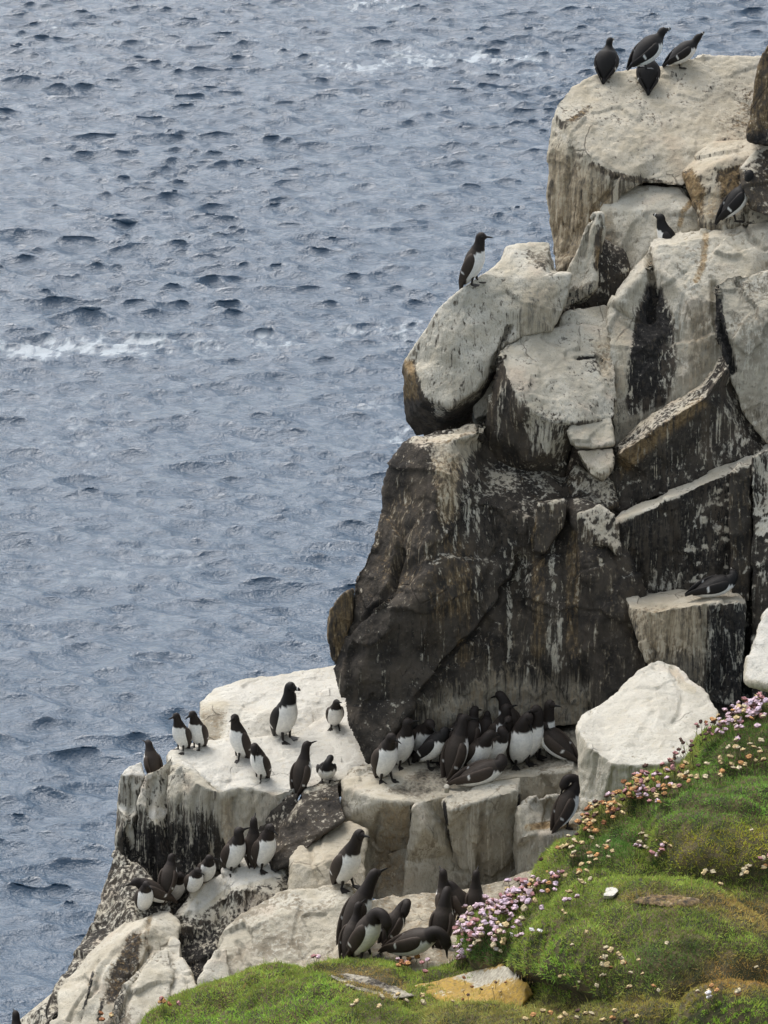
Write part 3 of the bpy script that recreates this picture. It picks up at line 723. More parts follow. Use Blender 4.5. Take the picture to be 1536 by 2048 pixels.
crock('ledge', [(342, 1832, 21.64), (378, 1776, 21.75), (436, 1738, 21.90), (498, 1698, 22.05), (582, 1718, 22.00), (590, 1770, 21.75), (560, 1800, 21.55), (500, 1830, 21.54), (440, 1880, 21.48), (430, 1920, 21.33), (410, 1995, 21.08), (375, 1960, 21.23), (355, 1900, 21.48)],
      creases=[[(372, 1850, 21.52), (420, 1810, 21.64), (480, 1775, 21.60), (560, 1765, 21.65)]], points=[(420, 1870, 21.50)],
      depth=.5, side=.36, top=.5, beige=.25, ochre=.08, black=.5, nz=(.6, .9),
      paint=[('p', [(360, 1825), (430, 1735), (500, 1695), (585, 1715), (565, 1755), (450, 1785), (390, 1835)], 'RA', (1.1, 0), 10),
             ('p', [(400, 1830), (560, 1765), (540, 1800), (440, 1850)], 'RA', (.55, .4), 12),
             ('p', [(358, 1870), (440, 1850), (430, 1990), (370, 1960)], 'RA', (.24, .8), 14)])
crock('boulder', [(112, 1985, 20.9), (150, 1950, 21.1), (200, 1890, 21.3), (250, 1845, 21.5), (300, 1818, 21.65), (340, 1818, 21.65), (362, 1850, 21.45), (350, 1900, 21.2), (320, 1960, 20.95), (290, 2060, 20.5), (100, 2070, 20.5)],
      creases=[[(165, 1985, 20.75), (220, 1915, 20.98), (290, 1860, 21.22)]], points=[(270, 1960, 20.85)],
      depth=.5, side=.5, top=.9, beige=.9, ochre=.28, nz=(.3, .6),
      paint=[('p', [(215, 1960), (255, 1870), (285, 1860), (280, 1930), (250, 2010), (210, 2010)], 'RGBA', (.22, .35, .3, .55), 10),
             ('l', [(160, 2040), (178, 1985), (186, 1945)], 'RA', (-.1, .7), 5), ('l', [(300, 1830), (292, 1880), (300, 1920)], 'RGA', (.1, .4, .4), 7), ('l', [(196, 2040), (206, 2000)], 'RA', (-.1, .8), 6)])
crock('boulder', [(205, 2060, 20.3), (225, 2000, 20.55), (270, 1950, 20.8), (305, 1900, 21.0), (340, 1890, 21.05), (345, 1950, 20.8), (330, 2060, 20.4)],
      depth=.35, side=.5, top=.9, beige=.7, ochre=.2, black=.35, paint=[('p', [(210, 1990), (250, 1950), (260, 2060), (200, 2060)], 'RA', (.3, .7), 10)])
crock('boulder', [(305, 1975, 20.75), (340, 1930, 20.95), (365, 1915, 21.0), (385, 1950, 20.85), (410, 2000, 20.65), (400, 2050, 20.45), (310, 2060, 20.4)], depth=.3, side=.62, top=1.0, beige=.8, ochre=.25,
      paint=[('p', [(308, 1975), (340, 1975), (330, 2060), (300, 2060)], 'RGA', (.1, .4, .6), 9)])
crock('boulder', [(325, 1905, 21.1), (345, 1870, 21.25), (362, 1880, 21.2), (365, 1925, 21.0), (335, 1930, 21.0)], depth=.25, side=.8, top=1.0, beige=.9, ochre=.3, big=.01)
crock('boulder', [(300, 2030, 20.35), (340, 2012, 20.45), (410, 2010, 20.45), (440, 2060, 20.2), (290, 2070, 20.2)], depth=.3, side=.7, top=1.0, beige=.9, ochre=.1, big=.01)
crock('boulder', [(330, 1790, 22.3), (420, 1720, 22.45), (520, 1700, 22.5), (600, 1690, 22.5), (610, 1800, 22.1), (480, 1860, 21.9), (400, 1900, 21.8), (320, 1890, 21.9)],
      depth=.5, side=.0, top=.3, beige=.1, ochre=.1, black=.5)
crock('boulder', [(355, 1900, 21.5), (420, 1850, 21.6), (460, 1880, 21.5), (440, 2000, 21.1), (370, 1990, 21.2)], depth=.4, side=.1, top=.4, beige=.1, black=.6)
# foot of the lower crowd
crock('ledge', [(640, 1950, 20.3), (670, 1900, 20.6), (700, 1850, 20.9), (720, 1800, 21.2), (800, 1790, 21.45), (950, 1770, 21.6), (1100, 1730, 21.7), (1120, 1840, 20.9), (1000, 1900, 20.5), (930, 1960, 20.2), (800, 1990, 20.1), (640, 2000, 20.1)],
      depth=.6, side=.3, top=.36, beige=.95, ochre=.35, nz=(.3, .7), paint=[('p', [(690, 1860), (860, 1850), (860, 1930), (690, 1930)], 'RA', (.2, .3), 20)])
crock('boulder', [(530, 2000, 20.35), (560, 1960, 20.5), (600, 1920, 20.65), (650, 1900, 20.7), (690, 1905, 20.65), (700, 1960, 20.4), (640, 2010, 20.2), (540, 2040, 20.1)], depth=.35, side=.2, top=.35, beige=1.05, ochre=.35)

# the cliff going down to the sea and away, below and beside the picture
crock('cliff_foot', [(60, 2120, 21.2), (200, 2060, 21.2), (700, 2010, 21.2), (1500, 1980, 21.5), (1800, 1400, 24), (3200, 1300, 24), (3400, 9000, 18.0), (1600, 9500, 17.5), (-500, 9500, 18.5), (-300, 5000, 20)],
      depth=6, vox=.35, smooth=2, big=.5, med=.1, fac=.4, fcell=.5, side=.1, top=.6, beige=.2, shrink=.95)

# loose boulders a person could push
bo = make_rock('white_boulder', [(1152, 1450, 21.1), (1162, 1428, 21.25), (1200, 1412, 21.35), (1240, 1378, 21.55), (1275, 1340, 21.75), (1312, 1320, 21.9), (1355, 1328, 21.88), (1382, 1358, 21.7), (1410, 1380, 21.55), (1440, 1425, 21.3), (1450, 1480, 21.0),
                  (1440, 1600, 20.6), (1300, 1680, 20.5), (1190, 1640, 20.6), (1160, 1620, 20.7), (1152, 1540, 20.85)],
      creases=[[(1158, 1462, 20.98), (1180, 1495, 20.78), (1225, 1525, 20.62), (1262, 1531, 20.6), (1340, 1522, 20.62), (1440, 1500, 20.75)]],
      points=[(1300, 1420, 21.2), (1350, 1380, 21.5)],
      depth=.7, side=.68, top=1.04, beige=1.0, ochre=.15, fac=.012, med=.01, big=.02, nz=(.3, .5),
      paint=[('p', [(1160, 1460), (1200, 1415), (1310, 1325), (1440, 1430), (1440, 1500), (1340, 1520), (1262, 1529), (1222, 1522), (1180, 1492)], 'R', 1.04, 5),
             ('l', [(1345, 1335), (1365, 1370), (1385, 1380)], 'RB', (.5, .8), 8)])
tag(bo, 'large white guano covered boulder with flat sloping top at the grass edge', 'boulder')
b2 = make_rock('white_boulder', [(1496, 1365, 20.9), (1500, 1310, 21.1), (1520, 1250, 21.3), (1545, 1215, 21.4), (1680, 1200, 21.4), (1680, 1400, 20.7), (1540, 1375, 20.8)], depth=.5, side=.75, top=1.1, beige=1.0, ochre=.1)
tag(b2, 'white boulder cut off by the right edge of the photo above pink flowers', 'boulder')

# ------------------------------------------------------------------ the sea
def axis(lo, hi, step, far):
    a = list(np.arange(lo, hi + step, step))
    s, x = step, hi
    while x < far:
        s *= 1.25; x += s; a.append(x)
    s, x = step, lo
    out = []
    while x > -far:
        s *= 1.25; x -= s; out.append(x)
    return np.array(out[::-1] + a)

def build_sea():
    xs = axis(-24, 24, .105, 6000)
    ys = axis(70, 196, .125, 6000)
    X, Y = np.meshgrid(xs, ys)
    X = X.ravel(); Y = Y.ravel()
    r = np.random.default_rng(11)
    Z = np.zeros_like(X); DX = np.zeros_like(X); DY = np.zeros_like(X)
    fade = np.exp(-(np.maximum(0, np.abs(X) - 24) / 6) ** 2) * np.exp(-(np.maximum(0, Y - 196) / 10) ** 2) * np.exp(-(np.maximum(0, 70 - Y) / 10) ** 2)
    wind = rad(-100)                     # waves run towards the lower right of the picture
    for k in range(110):
        L = 0.45 * (11.0 / 0.45) ** r.random()
        th = wind + r.normal(0, .45)
        kx, ky = math.cos(th) * 2 * math.pi / L, math.sin(th) * 2 * math.pi / L
        kk = 2 * math.pi / L
        a = 0.0150 * L * min(1, L / .6) / (1 + (L / 2.1) ** 2.0) * (0.5 + r.random()) * 1.05
        ph = kx * X + ky * Y + r.random() * 6.283
        s, c = np.sin(ph), np.cos(ph)
        Z += a * c
        DX -= 1.0 * a * kx / kk * s
        DY -= 1.0 * a * ky / kk * s
    p = np.stack([X, Y * .6, X * 0], 1)
    gust = 0.95 + 0.22 * vnoise(p / 9.0, 3)
    Z *= gust * fade; DX *= gust * fade * 1.1; DY *= gust * fade * 1.1
    co = np.stack([X + DX, Y + DY, Z], 1)
    nx, ny = len(xs), len(ys)
    q = project(co)
    foam = np.zeros(len(co))
    n1 = fbm(np.stack([co[:, 0] * 1.3, co[:, 1] * .8, X * 0], 1), 5, 21)
    n2 = fbm(np.stack([co[:, 0] * 5, co[:, 1] * 3.5, X * 0], 1), 4, 31)
    for poly, v, fe in [([(-60, 690), (60, 668), (260, 662), (420, 668), (560, 655), (700, 650), (850, 640), (860, 690), (560, 700), (330, 712), (120, 722), (-60, 740)], .62, 16),
                        ([(-40, 690), (150, 670), (330, 672), (340, 705), (120, 715), (-40, 725)], 1.5, 14),
                        ([(620, 100), (900, 85), (1180, 110), (1180, 150), (900, 145), (640, 150)], .75, 26), ([(680, -20), (800, -20), (830, 25), (700, 25)], .8, 20),
                        ([(0, 40), (120, 20), (220, 50), (100, 70)], .55, 20), ([(60, 90), (560, 60), (600, 110), (80, 130)], .4, 25),
                        ([(0, 760), (250, 760), (250, 950), (0, 950)], .35, 60), ([(740, 860), (840, 850), (830, 900), (760, 910)], .8, 14),
                        ([(0, 1060), (500, 1080), (500, 1180), (0, 1180)], .3, 60), ([(640, 790), (800, 780), (800, 830), (640, 840)], .35, 20)]:
        foam = np.maximum(foam, v * poly_mask(q, poly, fe))
    fz = sstep(foam * .75 + n1 * 1.5 + n2 * 1.7 - .62, 0, 1.0) * np.clip(foam * 1.3, 0, 1) * .62
    crest = sstep(Z / (np.abs(Z).max() + 1e-6) + n2 * .35, .62, .95) * .5
    fz = np.clip(np.maximum(fz, crest), 0, 1)
    i = np.arange(nx * ny).reshape(ny, nx)
    quads = np.stack([i[:-1, :-1].ravel(), i[:-1, 1:].ravel(), i[1:, 1:].ravel(), i[1:, :-1].ravel()], 1)
    me = bpy.data.meshes.new('sea')
    me.vertices.add(len(co)); me.vertices.foreach_set('co', co.ravel())
    me.loops.add(quads.size); me.loops.foreach_set('vertex_index', quads.ravel().astype(np.int32))
    me.polygons.add(len(quads)); me.polygons.foreach_set('loop_start', np.arange(0, quads.size, 4, dtype=np.int32))
    me.polygons.foreach_set('use_smooth', np.ones(len(quads), bool))
    me.update(calc_edges=True)
    a = me.color_attributes.new('foam', 'FLOAT_COLOR', 'POINT')
    a.data.foreach_set('color', np.stack([fz, fz, fz, fz * 0 + 1], 1).astype(np.float32).ravel())
    m, t, b = newmat('sea_water')
    n = N(t)
    P = n.pos()
    f = n.attr('foam').outputs['Fac']
    colr = n.mix(f, (0.023, 0.058, 0.102), (0.50, 0.55, 0.58))
    t.links.new(colr, b.inputs['Base Color'])
    b.inputs['IOR'].default_value = 1.64
    t.links.new(n.math('ADD', n.math('MULTIPLY', f, .5), .09), b.inputs['Roughness'])
    w1 = n.noise(n.mapping(P, (1, 1.5, 1)), 2.4, 6, .62, .3)
    w2 = n.noise(n.mapping(P, (1, 1.3, 1)), 11.0, 3, .6)
    h = n.math('ADD', w1, n.math('MULTIPLY', w2, .3))
    t.links.new(n.bump(h, 0.75, .16), b.inputs['Normal'])
    o = link('sea', me, m)
    tag(o, 'choppy grey blue sea with streaks of white foam', None, None, 'structure')
build_sea()

# ------------------------------------------------------------------ the grassy slope
def leaf_material():
    m, t, b = newmat('grass_blades')
    n = N(t)
    c = n.attr('tint').outputs['Color']
    t.links.new(c, b.inputs['Base Color'])
    b.inputs['Roughness'].default_value = 0.6
    b.inputs['Specular IOR Level'].default_value = 0.2
    tr = n.node('ShaderNodeBsdfTranslucent')
    t.links.new(c, tr.inputs['Color'])
    mx = n.node('ShaderNodeMixShader')
    mx.inputs[0].default_value = 0.3
    t.links.new(b.outputs[0], mx.inputs[1]); t.links.new(tr.outputs[0], mx.inputs[2])
    t.links.new(mx.outputs[0], t.nodes['Material Output'].inputs[0])
    return m

def soil_material():
    m, t, b = newmat('turf_soil')
    n = N(t)
    P = n.pos()
    c = n.mix(n.ramp(n.noise(P, 9, 5, .6), .35, .65), (0.035, 0.04, 0.012), (0.10, 0.075, 0.035))
    t.links.new(c, b.inputs['Base Color'])
    b.inputs['Roughness'].default_value = 0.95
    t.links.new(n.bump(n.noise(P, 40, 4, .6), .8, .02), b.inputs['Normal'])
    return m

MOUNDS = [(1290, 1900, 260, 125, 0.221), (1450, 1700, 150, 68, 0.221), (1420, 1610, 170, 66, 0.13), (1480, 2070, 130, 70, 0.260), (560, 2060, 270, 100, 0.17), (1180, 1745, 120, 60, 0.130),
          (1150, 1960, 110, 60, 0.104), (985, 1890, 60, 55, 0.130), (1500, 1510, 110, 55, 0.09), (1270, 1655, 100, 42, 0.08), (960, 2060, 180, 40, 0.078), (1300, 2060, 150, 40, 0.104)]
slope = make_rock('grassy_slope', [(230, 2075, 18.7), (300, 2045, 18.9), (430, 2018, 19.0), (530, 2008, 19.05), (565, 1978, 19.2), (640, 1945, 19.3), (700, 1940, 19.3), (770, 1950, 19.2),
                  (815, 1975, 19.0), (860, 1950, 19.15), (905, 1935, 19.2), (925, 1890, 19.35), (990, 1830, 19.45), (1050, 1775, 19.55), (1110, 1735, 19.55), (1140, 1705, 19.6), (1175, 1650, 19.7), (1215, 1620, 19.75),
                  (1300, 1575, 19.85), (1385, 1520, 19.95), (1420, 1470, 20.05), (1460, 1440, 20.1), (1545, 1395, 20.2), (1700, 1310, 20.4), (2150, 1250, 20.4), (2250, 2300, 16.2), (230, 2300, 17.6)],
                  points=[(1300, 1800, 18.45), (1500, 1800, 18.3), (1100, 1900, 18.4), (700, 2040, 18.5), (1300, 2048, 17.2), (1500, 1600, 19.2)],
                  depth=1.2, vox=.03, smooth=4, big=.06, med=.055, fac=0, fine=.0, shrink=.85, relief=MOUNDS, mat=soil_material())
tag(slope, 'green turf slope with cushions of sea thrift in the near corner', None, None, 'structure')
GR = [slope]

ZONES = [  # polygon in the photograph, colour, how strongly, blade length factor, feather
    ([(1330, 1680), (1420, 1640), (1540, 1640), (1560, 1740), (1400, 1745), (1330, 1730)], (.130, .130, .018), .85, .75, 25),
    ([(1150, 1690), (1250, 1640), (1290, 1650), (1260, 1710), (1150, 1750)], (.034, .075, .020), .85, 1.2, 20),
    ([(930, 1860), (1010, 1850), (1030, 1920), (940, 1930)], (.026, .060, .016), .95, 1.3, 12),
    ([(1380, 1520), (1470, 1450), (1560, 1420), (1560, 1500), (1440, 1545)], (.040, .080, .020), .8, 1.2, 20),
    ([(1230, 1785), (1420, 1785), (1560, 1800), (1560, 1880), (1480, 1850), (1390, 1810), (1260, 1805)], (.14, .095, .04), .75, .7, 18),
    ([(1350, 1935), (1440, 1910), (1560, 1925), (1560, 1990), (1430, 1985), (1350, 1965)], (.17, .10, .04), .8, .7, 16),
    ([(1230, 1990), (1400, 1970), (1420, 2010), (1300, 2048), (1220, 2040)], (.15, .11, .04), .6, .9, 25),
    ([(840, 2010), (1090, 1990), (1250, 2020), (1250, 2080), (840, 2080)], (.125, .115, .045), .75, 1.0, 25),
    ([(1070, 1930), (1110, 1860), (1160, 1990), (1090, 2000)], (.075, .14, .024), .6, 1.2, 22),
    ([(1400, 2010), (1560, 2000), (1560, 2080), (1390, 2080)], (.12, .20, .03), .8, .8, 14),
    ([(1230, 1560), (1400, 1530), (1560, 1540), (1560, 1640), (1380, 1650), (1270, 1640)], (.070, .135, .030), .8, .8, 25),
    ([(1160, 1640), (1290, 1570), (1390, 1510), (1400, 1540), (1290, 1610), (1180, 1680)], (.10, .095, .035), .6, 1.2, 12),
    ([(240, 2060), (560, 2000), (640, 1960), (700, 1990), (600, 2080), (240, 2090)], (.095, .165, .028), .75, .8, 20),
    ([(640, 1935), (770, 1940), (830, 1980), (780, 2000), (690, 1975)], (.15, .10, .05), .8, .5, 10),
    ([(1280, 1900), (1400, 1880), (1420, 1950), (1260, 1960)], (.030, .060, .022), .7, 1.1, 25),
]

def build_grass(count=500000):
    me = slope.data
    nf = len(me.polygons)
    cen = np.empty(nf * 3); me.polygons.foreach_get('center', cen); cen = cen.reshape(-1, 3)
    nor = np.empty(nf * 3, np.float32); me.polygons.foreach_get('normal', nor); nor = nor.reshape(-1, 3)
    area = np.empty(nf, np.float32); me.polygons.foreach_get('area', area)
    q = project(cen)
    ok = (q[:, 0] > -60) & (q[:, 0] < 2150) & (q[:, 1] < 2140) & ((((CAM - cen) * nor).sum(1) > -2) | (nor[:, 2] > .5)) & (nor[:, 2] > -.2)
    area = area * ok
    r = np.random.default_rng(5)
    idx = r.choice(nf, count, p=area / area.sum())
    base = cen[idx] + (r.random((count, 3)) - .5) * .034
    nb = nor[idx].astype(float)
    base -= nb * ((base - cen[idx]) * nb).sum(1)[:, None]
    q = project(base)
    colr = np.tile(np.array((.33, .42, .085)), (count, 1))
    ln = np.ones(count)
    nz = fbm(base * 2.2, 3, 41)
    nz2 = fbm(base * 9, 2, 51)
    q2 = q + np.stack([nz2 * 22, fbm(base * 9, 2, 57) * 16], 1)
    for poly, c, v, lf, fe in ZONES:
        c = np.array(c) * np.array((3.6, 3.4, 2.9))
        mk = (poly_mask(q2, poly, fe) * v)[:, None]
        colr = colr * (1 - mk) + np.array(c) * mk
        ln = ln * (1 - mk[:, 0]) + lf * mk[:, 0]
    colr *= (1 + .45 * nz + .35 * nz2)[:, None]
    colr *= (.6 + .8 * r.random(count))[:, None]
    dead = r.random(count) < np.clip(.05 + .10 * (nz > .25), 0, 1)
    colr[dead] = np.array((.42, .31, .14)) * (.6 + .7 * r.random(dead.sum()))[:, None]
    colr[:, 0] *= 1 + .35 * (r.random(count) - .5)
    L = (.013 + .020 * r.random(count) + .03 * (r.random(count) > .97)) * ln * (1 + .3 * nz)
    lean = r.normal(0, .8, (count, 3))
    d = nb * .55 + np.array((0, 0, .6)) + lean
    d /= np.linalg.norm(d, axis=1)[:, None]
    sd_ = np.cross(d, r.normal(0, 1, (count, 3))); sd_ /= np.linalg.norm(sd_, axis=1)[:, None] + 1e-9
    w = (.0022 + .0018 * r.random(count))[:, None]
    base = base - nb * .004
    v = np.stack([base - sd_ * w, base + sd_ * w, base + d * L[:, None]], 1).reshape(-1, 3)
    cols = np.ones((count, 3, 4)); cols[:, :, :3] = np.clip(colr, .004, .7)[:, None, :]
    gm = bpy.data.meshes.new('grass')
    gm.vertices.add(len(v)); gm.vertices.foreach_set('co', v.ravel())
    gm.loops.add(len(v)); gm.loops.foreach_set('vertex_index', np.arange(len(v), dtype=np.int32))
    gm.polygons.add(count); gm.polygons.foreach_set('loop_start', np.arange(0, len(v), 3, dtype=np.int32))
    gm.update(calc_edges=True)
    a = gm.color_attributes.new('tint', 'FLOAT_COLOR', 'POINT')
    a.data.foreach_set('color', cols.reshape(-1).astype(np.float32))
    o = link('grass', gm, leaf_material())
    tag(o, 'short green turf grass with olive and straw patches on the slope', 'grass', None, 'stuff')
build_grass()

# stones and a low dirt strip lying in the turf
def lichen_material():
    m, t, b = newmat('lichen_stone')
    n = N(t)
    P = n.pos()
    a = n.noise(P, 7, 6, .65)
    f = n.noise(P, 45, 4, .6)
    st = n.mix(n.ramp(f, .35, .65), (.42, .39, .31), (.26, .235, .185))
    li = n.mix(n.ramp(f, .35, .7), (.36, .225, .035), (.22, .15, .05))
    c = n.mix(n.ramp(n.math('ADD', n.math('ADD', n.math('MULTIPLY', n.math('SUBTRACT', f, .5), .7), a), n.math('MULTIPLY', n.math('SUBTRACT', n.attr('stain').outputs['Alpha'], .5), .8)), .36, .50), st, li)
    t.links.new(c, b.inputs['Base Color'])
    b.inputs['Roughness'].default_value = .9
    t.links.new(n.bump(f, .6, .015), b.inputs['Normal'])
    return m
def on_turf(px, py, lift=0.0):
    h = cast(px, py, GR)
    Y = h[0].y if h else 19.1
    return (px, py, Y - lift)
LICHEN_OUT = [(822, 1972), (870, 1962), (930, 1945), (1000, 1930), (1058, 1924), (1072, 1945), (1070, 1990), (1044, 2014), (960, 2022), (880, 2004)]
st = make_rock('lichen_rock', [on_turf(x, y, .02) for x, y in LICHEN_OUT],
               creases=[[on_turf(880, 1978, .05), on_turf(960, 1972, .07), on_turf(1052, 1956, .06)]], points=[on_turf(970, 1998, .05)], depth=.25, big=.01, med=.01, fac=.01, mat=lichen_material(),
               black=.9, paint=[('p', [(780, 1900), (1100, 1900), (1100, 2050), (780, 2050)], 'A', .66, 5), ('p', [(900, 1950), (1060, 1922), (1060, 1948), (960, 1972)], 'A', .12, 14)])
tag(st, 'flat stone covered in orange yellow lichen sunk in the turf', 'stone')
FLAT_OUT = [(655, 1950), (690, 1946), (745, 1954), (800, 1973), (832, 1992), (790, 1998), (730, 1985), (690, 1970)]
st = make_rock('flat_ground_slab', [on_turf(x, y, .05) for x, y in FLAT_OUT], points=[on_turf(740, 1968, .08)],
               depth=.15, big=.005, med=.006, fac=.008, side=.12, top=.22, beige=.45, ochre=.1, black=0.1)
tag(st, 'thin dark grey flat stone lying in the turf below the lower birds', 'stone')
st = make_rock('flat_ground_slab', [on_turf(x, y, .02) for x, y in [(1232, 1790), (1300, 1786), (1400, 1798), (1425, 1812), (1340, 1814), (1270, 1808)]],
               points=[on_turf(1310, 1800, .035)], depth=.12, big=.005, med=.01, fac=.01, side=.0, top=.05, beige=.25, ochre=.5)  # line of brown dirt, built as a low slab
tag(st, 'long low strip of brown dirt between two turf cushions', 'stone')
st = make_rock('pebble', [on_turf(x, y, .05) for x, y in [(1206, 1791), (1213, 1776), (1228, 1773), (1238, 1780), (1226, 1792)]], depth=.04, vox=.006, smooth=3, big=.0, med=.002, fac=.003, side=.9, top=1.1)
tag(st, 'small white pebble at the left end of the long low dirt strip', 'stone')

# ------------------------------------------------------------------ sea thrift
def vcol_material(name, rough=.8, trans=0.0):
    m, t, b = newmat(name)
    n = N(t)
    c = n.attr('tint').outputs['Color']
    t.links.new(c, b.inputs['Base Color'])
    b.inputs['Roughness'].default_value = rough
    b.inputs['Specular IOR Level'].default_value = .2
    return m
PETAL = vcol_material('thrift_petals')
def head_mesh(name, tint, under, seed):
    r = random.Random(seed)
    bm = bmesh.new()
    bmesh.ops.create_icosphere(bm, subdivisions=2, radius=1)
    cols = []
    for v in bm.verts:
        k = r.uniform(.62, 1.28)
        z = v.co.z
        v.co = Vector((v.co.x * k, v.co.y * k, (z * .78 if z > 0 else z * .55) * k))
        w = min(1, max(0, (z + .05) / .4))  # brown calyx below, with dark shading painted up the underside
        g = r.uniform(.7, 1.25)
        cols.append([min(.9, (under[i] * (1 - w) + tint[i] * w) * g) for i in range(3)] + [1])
    me = bpy.data.meshes.new(name)
    bm.to_mesh(me); bm.free()
    a = me.color_attributes.new('tint', 'FLOAT_COLOR', 'POINT')
    a.data.foreach_set('color', np.array(cols, np.float32).ravel())
    me.materials.append(PETAL)
    return me
BR = (.09, .05, .025)
HEADS = {}
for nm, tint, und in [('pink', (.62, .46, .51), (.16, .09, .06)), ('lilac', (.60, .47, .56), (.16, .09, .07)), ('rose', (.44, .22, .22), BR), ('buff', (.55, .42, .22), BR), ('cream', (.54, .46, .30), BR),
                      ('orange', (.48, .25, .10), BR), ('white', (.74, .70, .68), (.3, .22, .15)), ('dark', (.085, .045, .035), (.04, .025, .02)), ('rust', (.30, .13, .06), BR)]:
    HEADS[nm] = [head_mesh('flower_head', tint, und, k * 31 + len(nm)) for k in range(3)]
def stem_mesh():
    bm = bmesh.new()
    bmesh.ops.create_cone(bm, segments=5, radius1=.5, radius2=.35, depth=1, cap_ends=False)
    for v in bm.verts: v.co.z += .5
    me = bpy.data.meshes.new('stem')
    bm.to_mesh(me); bm.free()
    a = me.color_attributes.new('tint', 'FLOAT_COLOR', 'POINT')
    a.data.foreach_set('color', np.tile(np.array((.13, .13, .05, 1), np.float32), len(me.vertices)))
    me.materials.append(PETAL)
    return me
STEM = stem_mesh()
def leafy(r, n_, R, me_name='leaf_cushion'):
    v, f, c = [], [], []
    for k in range(n_):
        a, q_ = r.random() * 6.283, R * math.sqrt(r.random())
        b0 = Vector((math.cos(a) * q_, math.sin(a) * q_, -.015))
        d = Vector((r.gauss(0, .5), r.gauss(0, .5), 1)).normalized()
        s = d.cross(Vector((r.gauss(0, 1), r.gauss(0, 1), r.gauss(0, 1)))).normalized() * .0025
        L = r.uniform(.03, .055)
        i = len(v)
        v += [b0 - s, b0 + s, b0 + d * L]
        f.append((i, i + 1, i + 2))
        g = r.uniform(.6, 1.4)
        c += [(.045 * g, .085 * g, .022 * g, 1)] * 3
    return mesh_np(me_name, v, f, c, smooth=False)
LEAF = leaf_material()
def thrift(label, n_, area, palette, stem=(.05, .11), size=(.0145, .020), group=None, leaves=150, seed=0, surf=None):
    """area: polygon line in the photograph where the flower heads show; roots are set on the turf below them"""
    r = random.Random(seed * 977 + n_)
    (x0, y0), (x1, y1), wd = area
    spots = []
    tries = 0
    while len(spots) < n_ and tries < n_ * 30:
        tries += 1
        t_ = r.random()
        ang = math.atan2(y1 - y0, x1 - x0)
        off = r.gauss(0, wd * .5)
        px = x0 + (x1 - x0) * t_ + r.gauss(0, 4) - math.sin(ang) * off
        py = y0 + (y1 - y0) * t_ + math.cos(ang) * off
        L = r.uniform(*stem)
        h = cast(px, py + L * 300, GR if surf is None else None)
        if h is None: h = cast(px, py + L * 300 + 25, GR if surf is None else None)
        if h is None: continue
        spots.append((h[0], L))
    if not spots: print('no ground for', label); return
    c = sum((s[0] for s in spots), Vector()) / len(spots)
    near = min((s[0] for s in spots), key=lambda p: (p - c).length)
    t = empty('thrift_clump', near)
    tag(t, label, 'wildflower', group)
    R = max((s[0] - near).length for s in spots) + .02
    if leaves:
        cu = None
        v, f, cc = [], [], []
        for (p, L) in spots:
            lm = leafy(r, max(8, leaves // len(spots)), .035)
            i0 = len(v)
            v += [vv.co + (p - near) for vv in lm.vertices]
            f += [tuple(i0 + i for i in pl.vertices) for pl in lm.polygons]
            col = np.empty(len(lm.vertices) * 4, np.float32); lm.color_attributes[0].data.foreach_get('color', col)
            cc += [tuple(x) for x in col.reshape(-1, 4)]
            bpy.data.meshes.remove(lm)
        lo = link('leaves', mesh_np('leaves', v, f, cc, smooth=False), LEAF, t)
        lo['kind'] = 'stuff'
    for (p, L) in spots:
        d = Vector((r.gauss(0, .22), r.gauss(0, .18), 1)).normalized()
        s = link('stem', STEM, None, t)
        s.location = p - near - d * .01
        s.rotation_mode = 'QUATERNION'
        s.rotation_quaternion = d.to_track_quat('Z', 'Y')
        s.scale = (.0034, .0034, L + .01)
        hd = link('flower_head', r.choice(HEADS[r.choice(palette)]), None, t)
        hd.location = p - near + d * (L + .004)
        hd.rotation_mode = 'QUATERNION'
        hd.rotation_quaternion = (d + Vector((r.gauss(0, .25), r.gauss(0, .25), 0))).normalized().to_track_quat('Z', 'X')
        k = r.uniform(*size)
        hd.scale = (k, k, k * r.uniform(.8, 1.0))

G1 = 'thrift along the turf edge'
G2 = 'scattered thrift on the turf'
pk = ['pink'] * 5 + ['lilac'] * 3 + ['rose'] * 2 + ['cream', 'buff']
mixd = ['rose'] * 3 + ['pink'] * 2 + ['buff'] * 3 + ['orange'] * 3 + ['dark'] * 2
orr = ['orange'] * 4 + ['buff'] * 4 + ['rust'] * 3 + ['dark'] * 2 + ['rose']
bf = ['buff'] * 5 + ['cream'] * 4 + ['orange']
thrift('dense bright pink thrift beside the lower group of dark birds', 130, ((918, 1868), (1050, 1765), 46), pk, seed=1, stem=(.06, .13), size=(.017, .024), leaves=300)
thrift('pink and brown thrift trailing right of the dense bright pink thrift', 44, ((1010, 1800), (1120, 1745), 34), mixd + pk, seed=2, size=(.015, .020))
thrift('pale faded thrift over a dark green leaf cushion', 24, ((955, 1895), (1035, 1850), 34), ['cream', 'buff', 'white', 'pink'], seed=3, leaves=400, size=(.016, .021))
thrift('pink thrift heads low against the dark leaf cushion by the birds', 18, ((915, 1888), (945, 1905), 22), ['lilac', 'pink'], seed=4, size=(.017, .022))
thrift('orange faded thrift at the feet of the bird preening right of the ledge', 36, ((1160, 1655), (1215, 1605), 26), orr, seed=5, group=None)
thrift('tawny and rose thrift under the left front of the large white boulder', 64, ((1200, 1612), (1300, 1560), 30), orr + mixd, seed=6)
thrift('brown thrift with pink heads below the middle of the large white boulder', 58, ((1270, 1580), (1370, 1525), 34), mixd, seed=7)
thrift('tall dark seed heads of thrift against the right side of the white boulder', 28, ((1365, 1500), (1430, 1440), 40), ['dark'] * 5 + ['rose', 'rust'], seed=8, stem=(.08, .15), size=(.010, .0145))
